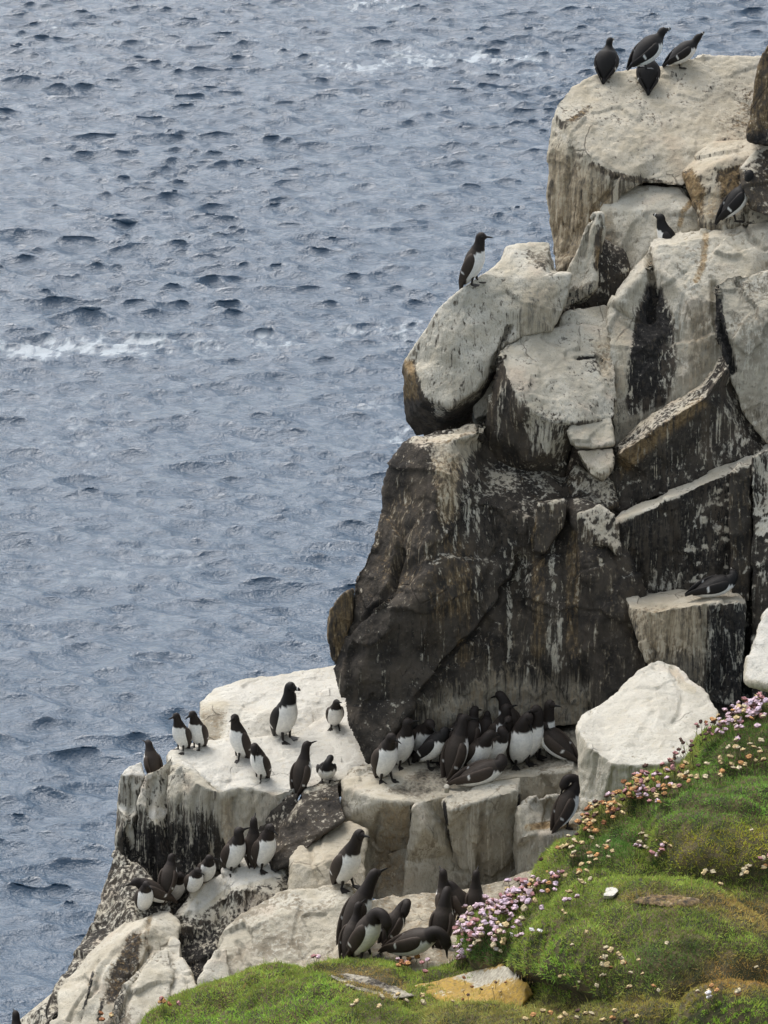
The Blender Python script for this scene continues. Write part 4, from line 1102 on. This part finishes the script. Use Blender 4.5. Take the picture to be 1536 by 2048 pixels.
thrift('pink thrift on the skyline of the turf right of the white boulder', 56, ((1420, 1450), (1500, 1415), 30), pk + mixd, seed=9)
thrift('bright pink thrift at the right edge of the photo under the cut off boulder', 48, ((1490, 1425), (1545, 1375), 36), pk, seed=10, size=(.017, .022))
thrift('straw yellow thrift on dark turf near the right edge below the pink flowers', 22, ((1430, 1530), (1536, 1495), 30), bf, seed=11)
thrift('row of small yellow thrift heads along the upper turf fold', 12, ((1360, 1560), (1440, 1535), 18), bf, seed=12)
thrift('buff thrift heads in the dark green fold below the orange thrift', 22, ((1130, 1740), (1230, 1700), 34), bf, seed=13)
thrift('loose buff thrift heads at the left margin of the turf near the step', 10, ((1130, 1700), (1170, 1665), 26), bf + ['white'], seed=14)
thrift('white and pink thrift pair in the shaded green fold', 7, ((1255, 1695), (1300, 1680), 16), ['white', 'pink', 'cream'], seed=15, size=(.017, .022))
thrift('orange and pink thrift tuft right of the white and pink pair', 9, ((1300, 1710), (1335, 1700), 18), ['orange', 'pink', 'rose', 'buff'], seed=16)
thrift('line of pale thrift under the yellow green cushion', 11, ((1360, 1745), (1530, 1735), 14), bf, seed=17, leaves=30)
thrift('pale thrift at the right edge beside the yellow green cushion', 6, ((1515, 1700), (1540, 1730), 20), bf + ['rose'], seed=18, leaves=30)
thrift('two whitish thrift heads on the left brow of the big green cushion', 3, ((1130, 1800), (1150, 1795), 6), ['white', 'pink'], seed=19, leaves=20, size=(.014, .018))
thrift('tall yellow thrift stand in the middle of the big green cushion', 17, ((1180, 1935), (1265, 1930), 40), bf, seed=20, stem=(.08, .16), leaves=60)
thrift('single white thrift head at the left foot of the big green cushion', 2, ((1062, 1856), (1068, 1862), 3), ['white'], seed=21, leaves=10, size=(.015, .018))
thrift('yellow thrift sprinkled on the bottom edge of the turf', 16, ((1050, 2030), (1300, 2035), 16), bf + ['dark'], seed=22, leaves=40)
thrift('pale thrift by the brown patch near the lower right corner', 7, ((1400, 1985), (1480, 1985), 14), ['cream', 'white', 'orange'], seed=23, leaves=20)
thrift('few thrift heads in front of the thin dark grey stone', 9, ((700, 2010), (860, 1990), 18), bf + ['pink'], seed=24, leaves=30)
thrift('orange and rose thrift in front of the bending bird with white belly', 12, ((795, 1925), (850, 1915), 22), ['orange', 'rust', 'rose', 'pink'], seed=25, leaves=60, surf='any')
thrift('dark small thrift heads growing over the lichen stone', 14, ((900, 1990), (1050, 1955), 26), ['dark', 'rust', 'dark', 'buff'], seed=26, leaves=0, size=(.008, .012))
thrift('orange thrift tuft at the bottom left on pale rock', 9, ((195, 2040), (235, 2030), 14), ['orange', 'rust', 'buff'], seed=27, leaves=40, surf='any')
thrift('small rust red thrift tuft between the pale rocks left of the turf', 6, ((322, 1998), (340, 2008), 10), ['rust', 'orange', 'rose'], seed=28, leaves=25, surf='any')
thrift('three pink thrift heads on the grey rounded rock above the turf', 3, ((628, 1912), (642, 1920), 7), ['rose', 'pink'], seed=29, leaves=10, surf='any')
r_ = random.Random(77)
for k in range(24):      # lone flowers dotted over the turf
    px, py = r_.uniform(1080, 1530), r_.uniform(1640, 2040)
    if py < 1640 + (1250 - px) * .5: continue
    thrift('lone pale thrift flower standing in the short turf', 1, ((px, py), (px + 1, py), 1), bf, seed=100 + k, group=G2, leaves=0, stem=(.03, .08), size=(.010, .0145))

# ------------------------------------------------------------------ the seabirds
def plumage_material():
    m, t, b = newmat('plumage')
    n = N(t)
    c = n.attr('tint').outputs['Color']
    oc = n.node('ShaderNodeTexCoord').outputs['Object']
    f = n.noise(n.mapping(oc, (60, 60, 60)), 1.0, 3, .6)
    c2 = n.mix(.6, c, n.mix(1.0, c, n.mix(f, (.45, .45, .45), (1.45, 1.42, 1.38)), 'MULTIPLY'))
    t.links.new(c2, b.inputs['Base Color'])
    b.inputs['Roughness'].default_value = .62
    b.inputs['Specular IOR Level'].default_value = .22
    t.links.new(n.bump(f, .25, .004), b.inputs['Normal'])
    return m
PLUM = plumage_material()
HORN = vcol_material('bill_and_feet', .5)
DARK = {'g': (.040, .031, .025), 'r': (.0135, .012, .0115)}
HEADC = {'g': (.021, .016, .0135), 'r': (.011, .010, .0095)}
WHITE = (.80, .785, .74)
BELL = (.60, .57, .50)

def spline(P, R, per=5):
    """Catmull-Rom through points P with radii R -> dense rings"""
    P = [Vector(p) for p in P]
    out = []
    n = len(P)
    for i in range(n - 1):
        p0, p1, p2, p3 = P[max(i - 1, 0)], P[i], P[i + 1], P[min(i + 2, n - 1)]
        r0, r1, r2, r3 = R[max(i - 1, 0)], R[i], R[i + 1], R[min(i + 2, n - 1)]
        for k in range(per):
            t = k / per
            f = lambda a, b, c, d: .5 * ((2 * b) + (c - a) * t + (2 * a - 5 * b + 4 * c - d) * t * t + (3 * b - a - 3 * c + d) * t ** 3)
            out.append((f(p0, p1, p2, p3), tuple(max(.001, f(r0[j], r1[j], r2[j], r3[j])) for j in range(2)), i + t))
    out.append((P[-1], R[-1], n - 1.0))
    return out

def loft(rings, seg, colour, l0=Vector((0, 1, 0)), up=None):
    v, c, f = [], [], []
    l = l0.copy()
    n = len(rings)
    for i, (p, r, s) in enumerate(rings):
        t = (rings[min(i + 1, n - 1)][0] - rings[max(i - 1, 0)][0]).normalized()
        l = (l - t * l.dot(t)).normalized()
        d = t.cross(l)
        for k in range(seg):
            a = 2 * math.pi * k / seg
            v.append(p + d * (math.cos(a) * r[1]) + l * (math.sin(a) * r[0]))
            c.append((*colour(s, math.cos(a), math.sin(a)), 1))
    for i in range(n - 1):
        for k in range(seg):
            k2 = (k + 1) % seg
            f.append((i * seg + k, i * seg + k2, (i + 1) * seg + k2, (i + 1) * seg + k))
    for ring, rev in ((0, False), (n - 1, True)):
        q = len(v)
        v.append(rings[ring][0]); c.append(c[ring * seg])
        for k in range(seg):
            a_, b_ = ring * seg + k, ring * seg + (k + 1) % seg
            f.append((q, b_, a_) if not rev else (q, a_, b_))
    return v, f, c

def mixc(a, b, t):
    t = max(0, min(1, t))
    return tuple(a[i] * (1 - t) + b[i] * t for i in range(3))

FOOT = None
def foot_mesh():
    v, f = [], []
    pts = [(-.012, 0), (.004, -.012), (.050, -.026), (.046, -.010), (.058, 0), (.046, .010), (.050, .026), (.004, .012)]
    for z in (.0, .006):
        for x, y in pts: v.append(Vector((x, y, z * (1.4 - x * 12 if z else 1))))
    n = len(pts)
    f.append(tuple(range(n))[::-1]); f.append(tuple(range(n, 2 * n)))
    for k in range(n): f.append((k, (k + 1) % n, n + (k + 1) % n, n + k))
    return mesh_np('foot', v, f, [(.022, .019, .017, 1)] * len(v), smooth=False)
def shank_mesh():
    bm = bmesh.new()
    bmesh.ops.create_cone(bm, segments=6, radius1=.0055, radius2=.011, depth=1, cap_ends=True)
    for v in bm.verts: v.co.z += .5
    me = bpy.data.meshes.new('leg'); bm.to_mesh(me); bm.free()
    a = me.color_attributes.new('tint', 'FLOAT_COLOR', 'POINT')
    a.data.foreach_set('color', np.tile(np.array((.026, .022, .019, 1), np.float32), len(me.vertices)))
    me.materials.append(HORN)
    return me
FOOT = foot_mesh(); FOOT.materials.append(HORN)
SHANK = shank_mesh()
def eye_mesh():
    bm = bmesh.new(); bmesh.ops.create_icosphere(bm, subdivisions=1, radius=.0035)
    me = bpy.data.meshes.new('eye'); bm.to_mesh(me); bm.free()
    m, t, b = newmat('eye'); b.inputs['Base Color'].default_value = (.006, .005, .005, 1); b.inputs['Roughness'].default_value = .08
    me.materials.append(m)
    return me
EYE = eye_mesh()

def pose(b=70, leg=.045, neck=((.015, 0, .05), (.03, 0, .10)), bill=(1, 0, .1), legs=True, wing=None, roll=0, fat=1.0):
    return dict(b=b, leg=leg, neck=neck, bill=bill, legs=legs, wing=wing, roll=roll, fat=fat)
def turn(deg, up=0.0):
    return (math.cos(rad(deg)), math.sin(rad(deg)), up)

UP = pose()
LONG = pose(b=74, neck=((.02, 0, .06), (.045, 0, .125)), bill=(1, 0, .3))
REST = pose(b=62, neck=((.02, 0, .035), (.042, 0, .062)), bill=(1, 0, -.02))
LEAN = pose(b=36, leg=.045, neck=((.03, 0, .03), (.06, 0, .075)), bill=(1, 0, .35))
SIT = pose(b=16, leg=.018, neck=((.03, 0, .03), (.048, 0, .052)), bill=(1, 0, .0), legs=False)
def preen(side, b=60, leg=.045):
    return pose(b=b, leg=leg, neck=((.035, 0, .05), (.05, .025 * side, .085), (.025, .055 * side, .085), (.0, .066 * side, .045)), bill=(-.35, .35 * side, -.85))
BOW = pose(b=50, neck=((.035, 0, .028), (.07, 0, .02), (.085, 0, -.02)), bill=(-.1, 0, -1))

def make_bird(kind, label, fx, fy, h, yaw, ps, group, Y=None, lim=(.84, 1.22)):
    dark, hc = DARK[kind], HEADC[kind]
    b = rad(ps['b'])
    a = Vector((math.cos(b), 0, math.sin(b))); nn = Vector((-math.sin(b), 0, math.cos(b)))
    C0 = Vector((0, 0, ps['leg'])) - a * .05 + nn * .042
    SH = C0 + a * .235
    fat = ps['fat']
    bs = [(-.025, .010, .010, 0), (.0, .024, .022, .0), (.04, .046, .042, -.002), (.09, .062, .058, -.004), (.14, .069, .066, -.004), (.19, .065, .064, -.002), (.235, .050, .050, .0)]
    P = [C0 + a * s + nn * o for s, _, _, o in bs]
    R = [(rx * fat, rz * fat) for _, rx, rz, _ in bs]
    neck = [Vector(p) for p in ps['neck']]
    bd = Vector(ps['bill']).normalized()
    kk = len(neck)
    for i, p in enumerate(neck):
        last = i == kk - 1
        w = .031 if last else (.036 if i == 0 else .030)
        P.append(SH + p); R.append((w * .92, w))
    HC = SH + neck[-1]
    P.append(HC + bd * .022); R.append((.021, .0235))
    P.append(HC + bd * .040); R.append((.008, .010 if kind == 'g' else .014))
    rings = spline(P, R, 5)
    def bodycol(s, cd, sn):
        if s > 6.35: return hc
        thr = {0: -.75, 1: -.45, 2: -.05, 3: .30, 4: .42, 5: .30, 6: -.15}
        i = min(int(s), 5); t = thr[i] + (thr[i + 1] - thr[i]) * min(1, s - i)
        if s > 6: t = -.15 - (s - 6) * 2.6
        w = (t - cd) / .10 + .5
        wt = mixc(BELL, WHITE, (s - .6) / 1.6)
        return mixc(dark, wt, w)
    v, f, c = loft(rings, 28, bodycol)
    root = empty('guillemot' if kind == 'g' else 'razorbill')
    tag(root, label, 'seabird', group)
    body = link('body', mesh_np('body', v, f, c), PLUM, root)
    allv = list(v)
    # folded wings
    for s_ in (1, -1):
        if ps['wing'] == s_:
            WP = [SH + Vector((-.01, .045 * s_, -.01)), SH + Vector((-.05, .085 * s_, -.015)), SH + Vector((-.10, .125 * s_, -.055)), SH + Vector((-.145, .155 * s_, -.10)), SH + Vector((-.165, .165 * s_, -.115))]
            WR = [(.014, .03), (.010, .040), (.007, .034), (.005, .020), (.002, .004)]
        else:
            W_ = [(.222, .036, .012), (.19, .056, .012), (.13, .063, .014), (.06, .052, .020), (.0, .030, .024), (-.05, .012, .020), (-.075, .006, .016)]
            WP = [C0 + a * s + Vector((0, y * s_ * fat, 0)) + nn * o for s, y, o in W_]
            WR = [(.010, .012), (.015, .031), (.015, .037), (.012, .031), (.008, .021), (.004, .010), (.002, .003)]
        def wcol(s, cd, sn):
            g = mixc(dark, (dark[0] * 1.5, dark[1] * 1.45, dark[2] * 1.4), .5 - .5 * cd)
            if ps['wing'] != s_ and 2.8 < s < 2.95 and -.9 < cd < (.6 if kind == 'r' else .1): return WHITE
            return g
        wv, wf, wc = loft(spline(WP, WR, 6), 14, wcol)
        link('wing', mesh_np('wing', wv, wf, wc), PLUM, root)
        allv += wv
    TP = [C0 + a * .01 + nn * .012, C0 - a * .03 + nn * .010, C0 - a * .075 + nn * .006]
    tv, tf, tc = loft(spline(TP, [(.018, .010), (.020, .007), (.010, .003)], 3), 10, lambda s, cd, sn: dark)
    link('tail', mesh_np('tail', tv, tf, tc), PLUM, root)
    # bill
    B0 = HC + bd * .034
    if kind == 'g':
        BP = [B0, B0 + bd * .020, B0 + bd * .040 + Vector((0, 0, -.002)), B0 + bd * .054 + Vector((0, 0, -.005))]
        BR_ = [(.0075, .0095), (.0055, .0068), (.0035, .0045), (.0008, .001)]
    else:
        BP = [B0, B0 + bd * .012, B0 + bd * .026, B0 + bd * .036 + Vector((0, 0, -.004)), B0 + bd * .040 + Vector((0, 0, -.008))]
        BR_ = [(.007, .0135), (.0055, .0140), (.0045, .0125), (.003, .007), (.001, .002)]
    bv, bf_, bc = loft(spline(BP, BR_, 4), 10, lambda s, cd, sn: (.6, .58, .54) if kind == 'r' and 1.4 < s < 1.8 else (.012, .011, .010))
    link('bill', mesh_np('bill', bv, bf_, bc), HORN, root)
    allv += bv
    side = bd.cross(Vector((0, 0, 1)))
    side = side.normalized() if side.length > .1 else Vector((0, 1, 0))
    upv = side.cross(bd)
    for s_ in (1, -1):
        e = link('eye', EYE, None, root)
        e.location = HC + bd * .016 + side * (.0235 * s_) + upv * .008
    if ps['legs']:
        for s_ in (1, -1):
            lg = link('leg', SHANK, None, root)
            top = Vector((.0, .026 * s_, ps['leg'] + .02))
            ft = Vector((.006 + .012 * s_ * (1 if kind == 'g' else -1), .034 * s_, .004))
            lg.location = ft; d = top - ft
            lg.rotation_mode = 'QUATERNION'; lg.rotation_quaternion = d.to_track_quat('Z', 'Y'); lg.scale = (1, 1, d.length)
            fo = link('foot', FOOT, None, root)
            fo.location = ft - Vector((0, 0, .004)); fo.rotation_euler = (0, 0, .25 * s_)
    hit = cast(fx, fy)
    if Y is not None or hit is None: loc = Vector(at(fx, fy, Y or 22)); print('free', label) if Y is None else 0
    else: loc = hit[0]
    if Y is not None:
        dd = drop(loc.x, loc.y, loc.z + .05)
        if dd is not None and loc.z - dd.z < .15: loc = dd
    root.location = loc - Vector((0, 0, .004))
    root.rotation_euler = (rad(ps['roll']), 0, rad(yaw))
    Rm = root.rotation_euler.to_matrix()
    pts = np.array([tuple(Rm @ p) for p in allv]) + np.array(loc)
    got = project(np.array([tuple(loc)]))[0, 1] - project(pts)[:, 1].min()
    sc_ = max(lim[0], min(lim[1], h / got))
    root.scale = (sc_,) * 3
    return root

TOP = 'razorbills on the top block'
PLAT = 'birds on the white platform'
CROWD = 'birds crowded on the ledge under the dark face'
LOW = 'birds in the lower group beside the turf'
NOOK = 'birds in the shaded cleft at the lower left'
BIRDS = [
 ('r', 'black razorbill sitting with its back to us, leftmost on the top block', 1212, 150, 50, 75, pose(b=52, leg=.018, neck=((.015, 0, .05), (.02, -.005, .095)), bill=turn(-20), legs=False, fat=1.5), TOP),
 ('r', 'razorbill leaning right with open raised bill, in front of the sea on the top block', 1284, 136, 60, 28, pose(b=40, neck=((.03, 0, .03), (.055, 0, .065)), bill=(1, 0, .2), fat=1.3), TOP),
 ('r', 'rightmost razorbill on the top block, stretching its bill up to the right', 1354, 134, 64, 14, pose(b=36, neck=((.03, 0, .03), (.06, 0, .07)), bill=(1, 0, .8), fat=1.2), TOP),
 ('r', 'razorbill seen from behind at the front of the top block, white lines on both wings', 1296, 172, 52, 88, pose(b=52, leg=.02, neck=((.02, 0, .04), (.04, 0, .07)), bill=(1, 0, 0), legs=False, fat=1.45), TOP),
 ('g', 'lone upright guillemot on the rounded boulder against the sea, bill to the right', 948, 566, 103, -18, pose(b=70, neck=((.012, 0, .05), (.02, 0, .10)), bill=(1, 0, .05)), None),
 ('r', 'razorbill half hidden behind the pale slab, only black head and shoulder showing', 1338, 496, 90, 165, pose(b=62, neck=((.015, 0, .05), (.02, 0, .085)), bill=(1, -.5, .2)), None, 24.74),
 ('r', 'razorbill leaning on the pale slab at the upper right with a white breast', 1464, 440, 102, 12, pose(b=52, neck=((.02, 0, .055), (.035, 0, .11)), bill=(-.5, .9, .1)), None),
 ('r', 'razorbill resting flat on the streaked ledge in the dark recess', 1408, 1196, 62, 16, pose(b=14, leg=.018, neck=((.03, 0, .03), (.035, .015, .045)), bill=(.2, 1, .1), legs=False), None),
 # platform
 ('r', 'razorbill striding on the white platform with one wing stretched behind', 572, 1478, 119, -52, pose(b=70, neck=((.01, 0, .06), (.02, 0, .115)), bill=(1, .3, .05), wing=1), PLAT),
 ('g', 'guillemot on the white platform close to the dark face, bill raised', 670, 1456, 54, -80, pose(b=60, leg=.035, neck=((.01, 0, .035), (.025, 0, .06)), bill=(1, .5, .5)), PLAT),
 ('g', 'white breasted guillemot at the platform edge, bill pointing left at the sea', 362, 1500, 76, 238, pose(b=70, neck=((.015, 0, .05), (.03, 0, .10)), bill=(1, -.3, .02)), PLAT),
 ('g', 'guillemot right beside the one looking left, head bent forward', 394, 1496, 76, 236, pose(b=72, neck=((.015, 0, .045), (.03, 0, .085)), bill=(1, -.2, -.15)), PLAT),
 ('g', 'guillemot with dark back turned right, standing before the streaked step', 476, 1516, 90, 214, pose(b=76, neck=((.012, 0, .05), (.018, 0, .095)), bill=(1, .6, .1)), PLAT),
 ('g', 'guillemot preening its breast on the white platform above the streaked columns', 518, 1558, 74, 226, pose(b=72, neck=((.02, 0, .05), (.04, .01, .075), (.05, .02, .045)), bill=(.2, .3, -1)), PLAT),
 ('g', 'brown guillemot seen from behind at the platform front with upturned bill', 606, 1580, 100, 50, pose(b=74, neck=((.015, 0, .055), (.03, 0, .115)), bill=(1, -.5, .3)), PLAT),
 ('r', 'round white bellied bird with its head bent behind it above the brown wedge of rock', 652, 1560, 52, -85, pose(b=30, leg=.04, neck=((.01, 0, .05), (-.03, .02, .065), (-.07, .03, .06)), bill=(-1, .3, -.2), fat=1.08), PLAT),
 ('g', 'dark bird half hidden behind the leftmost pale columns', 306, 1556, 58, 120, pose(b=66, neck=((.015, 0, .04), (.03, 0, .07)), bill=(1, .2, 0)), PLAT, 22.72),
 # nook
 ('g', 'guillemot with a clean white belly standing upright at the top of the dark cleft', 470, 1744, 92, -48, pose(b=68, neck=((.015, 0, .04), (.012, 0, .08)), bill=(.2, .9, .1)), NOOK),
 ('g', 'brown guillemot seen from behind against the dark rock, head up', 508, 1722, 98, 80, pose(b=78, neck=((.01, 0, .055), (.015, 0, .11)), bill=(1, 0, .5)), NOOK),
 ('g', 'guillemot facing right under the brown wedge, dark head low on a white breast', 532, 1738, 92, -50, pose(b=72, neck=((.02, 0, .045), (.03, 0, .08)), bill=(1, 0, -.2)), NOOK),
 ('g', 'crouching white breasted guillemot, highest of the row in the dark cleft', 414, 1764, 52, -72, pose(b=60, leg=.02, neck=((.02, 0, .03), (.025, 0, .06)), bill=(.5, .9, -.1), legs=False), NOOK),
 ('g', 'crouching guillemot second from the top of the row in the dark cleft', 388, 1786, 50, -66, pose(b=58, leg=.02, neck=((.02, 0, .03), (.035, 0, .05)), bill=(1, .3, 0), legs=False), NOOK),
 ('g', 'guillemot in the middle of the cleft row, white breast and brown wing', 348, 1806, 64, -55, pose(b=60, leg=.02, neck=((.02, 0, .03), (.04, 0, .055)), bill=(1, .3, .1), legs=False), NOOK),
 ('g', 'dark guillemot in the shade against the streaked pillar, head up', 336, 1784, 58, 70, pose(b=60, leg=.02, neck=((.02, 0, .04), (.03, 0, .075)), bill=(1, -.4, 0), legs=False), NOOK),
 ('g', 'lowest bird of the cleft row, narrow white breast under a black head', 290, 1822, 60, -70, pose(b=68, leg=.02, neck=((.02, 0, .04), (.03, 0, .065)), bill=(1, .3, 0), legs=False), NOOK),
 ('g', 'dark guillemot bent over beside the lowest bird of the cleft row', 318, 1806, 52, 200, pose(b=40, leg=.02, neck=((.03, 0, .02), (.05, 0, .03)), bill=(1, 0, -.2), legs=False), NOOK),
 # crowd
 ('g', 'front left guillemot of the ledge crowd, white belly, bill pointing right', 772, 1560, 96, -58, pose(b=70, neck=((.02, 0, .04), (.035, 0, .075)), bill=(1, .2, -.08)), CROWD),
 ('g', 'guillemot standing behind the front left one, brown head turned away', 808, 1532, 98, -50, pose(b=72, neck=((.012, 0, .05), (.015, 0, .095)), bill=(.7, .8, .2)), CROWD),
 ('r', 'hunched black razorbill leaning right on the ledge with a long white flank', 858, 1530, 78, -30, pose(b=50, neck=((.02, 0, .03), (.02, .01, .05)), bill=(.3, 1, -.2)), CROWD),
 ('g', 'upright brown guillemot with bill pointing right, in the middle of the ledge crowd', 914, 1548, 122, 40, pose(b=72, neck=((.02, 0, .06), (.035, 0, .11)), bill=(1, -.7, -.05)), CROWD),
 ('g', 'guillemot at the back of the crowd whose white nape and neck side show', 940, 1512, 102, 60, pose(b=68, neck=((.015, 0, .045), (.025, 0, .085)), bill=(1, -.2, -.3)), CROWD),
 ('g', 'guillemot behind the upright brown one, only head and white shoulder showing', 908, 1518, 94, 20, pose(b=68, neck=((.015, 0, .045), (.02, 0, .08)), bill=(.4, 1, 0)), CROWD),
 ('g', 'large dark bird sitting low at the front of the ledge crowd, white belly stripe', 940, 1574, 68, 2, pose(b=24, leg=.02, neck=((.03, 0, .025), (.03, .02, .04)), bill=(.1, 1, -.1), legs=False), CROWD),
 ('g', 'guillemot with white breast just above the low sitting bird', 984, 1534, 84, -42, pose(b=56, neck=((.02, 0, .03), (.005, 0, .055)), bill=(-.6, .8, -.1)), CROWD),
 ('g', 'small looking dark bird at the back of the crowd between taller necks', 968, 1496, 62, 70, pose(b=60, neck=((.015, 0, .03), (.02, 0, .05)), bill=(1, .4, 0)), CROWD),
 ('g', 'guillemot turned left at the back of the crowd with a white breast patch', 1000, 1506, 100, -50, pose(b=66, neck=((.015, 0, .05), (.01, 0, .09)), bill=(.2, 1, .1)), CROWD),
 ('g', 'rearmost guillemot against the dark face, head bowed to the left', 1018, 1486, 106, 150, pose(b=70, neck=((.02, 0, .06), (.045, 0, .09)), bill=(1, -.2, -.5)), CROWD),
 ('g', 'big pale bellied guillemot facing us with its bill laid on its white neck', 1042, 1532, 116, -70, pose(b=74, neck=((.02, 0, .055), (.03, .02, .085)), bill=(.5, .2, -1), fat=1.08), CROWD),
 ('g', 'guillemot just right of the big pale one, brown side and dark head', 1064, 1522, 114, -40, pose(b=72, neck=((.015, 0, .055), (.01, .0, .10)), bill=(-.4, -.8, -.1)), CROWD),
 ('g', 'guillemot with a clear dark profile pointing right, at the right end of the crowd', 1086, 1508, 110, -40, pose(b=70, neck=((.012, 0, .06), (.02, 0, .115)), bill=(1, .1, .12)), CROWD),
 ('g', 'grey bellied guillemot sitting against the white boulder, wing towards the boulder', 1124, 1518, 78, 155, pose(b=38, leg=.02, neck=((.02, 0, .03), (.0, .02, .05)), bill=(-.8, .5, 0), legs=False, fat=1.1), CROWD),
 ('g', 'dark guillemot preening with its neck curled over on the step left of the turf', 1132, 1652, 106, 22, pose(b=66, neck=((.03, 0, .05), (.03, .01, .09), (-.02, .02, .10), (-.045, .025, .06)), bill=(-.2, .2, -1)), None),
 ('g', 'guillemot with head lowered and white chest, at the left back of the ledge crowd', 838, 1514, 78, -62, pose(b=48, neck=((.02, 0, .04), (.04, 0, .06)), bill=(1, 0, -.4)), CROWD),
 ('g', 'white chested guillemot between the upright brown bird and the low sitting bird', 952, 1542, 84, -50, pose(b=54, neck=((.02, 0, .04), (.03, .02, .065)), bill=(.2, 1, -.3)), CROWD),
 ('g', 'guillemot with white chest directly left of the big pale bellied one', 1010, 1522, 92, -62, pose(b=70, neck=((.015, 0, .05), (.02, 0, .09)), bill=(.6, -.9, 0)), CROWD),
 # lower group
 ('g', 'white guillemot standing tall on the pale rounded rock, bill pointing up right', 694, 1774, 124, -46, pose(b=66, neck=((.03, 0, .06), (.06, 0, .125)), bill=(1, 0, .22)), LOW),
 ('g', 'brown guillemot with raised bill in front of the tall white one', 712, 1866, 142, 22, pose(b=64, neck=((.03, 0, .06), (.06, 0, .12)), bill=(1, 0, .35)), LOW, 20.75),
 ('g', 'brown guillemot seen from behind, lowest on the left of the lower group', 700, 1912, 112, 55, pose(b=58, neck=((.03, 0, .06), (.045, 0, .125)), bill=(1, -.2, .5)), LOW, 20.55),
 ('g', 'guillemot arching its neck over to preen, white belly stripe towards us', 730, 1908, 110, -28, pose(b=64, neck=((.03, 0, .05), (.07, -.01, .055), (.095, -.02, .02)), bill=(.1, -.1, -1)), LOW, 20.5),
 ('g', 'dark guillemot bowing right with a white breast, feet at the thrift', 806, 1912, 96, -22, pose(b=30, leg=.05, neck=((.045, 0, .035), (.085, 0, .02), (.10, 0, -.015)), bill=(.1, 0, -1)), LOW, 20.5),
 ('g', 'dark guillemot hunched over preening in the middle of the lower group', 782, 1886, 92, 40, preen(-1, b=54), LOW, 20.75),
 ('g', 'dark guillemot with its back to us next to the dense pink thrift', 884, 1900, 118, 70, pose(b=66, neck=((.02, 0, .06), (.05, .0, .095)), bill=(1, .3, -.3)), LOW, 20.7),
 ('g', 'brown head and neck rising behind the dark bird beside the pink thrift', 890, 1850, 110, 110, pose(b=70, neck=((.015, 0, .06), (.02, 0, .115)), bill=(1, 0, .3)), LOW, 21.1),
 ('g', 'guillemot bending its neck behind the top of the dense pink thrift', 922, 1850, 82, 150, pose(b=60, neck=((.03, 0, .04), (.06, 0, .04)), bill=(1, 0, -.6)), LOW, 21.1),
 ('g', 'thin dark upright neck directly behind the dense pink thrift', 950, 1850, 108, 80, pose(b=74, neck=((.012, 0, .06), (.018, 0, .12)), bill=(1, -.1, .6)), LOW, 21.1),
 ('g', 'dark bird cut off by the bottom left corner of the photo', 36, 2110, 86, 100, pose(b=66, neck=((.02, 0, .05), (.03, 0, .10)), bill=(1, .2, .2)), None, 21.0),
]
for B_ in BIRDS:
    make_bird(*B_)

# the egg-white chip beside the sitting bird
ch = make_rock('pebble', [(886, 1572, 22.02), (892, 1566, 22.04), (900, 1570, 22.03), (898, 1577, 22.0), (889, 1578, 22.0)], depth=.03, vox=.006, smooth=3, big=0, med=.002, fac=.002, side=.9, top=1)
tag(ch, 'small pale yellowish chip on the ledge under the tail of the low sitting bird', 'stone')
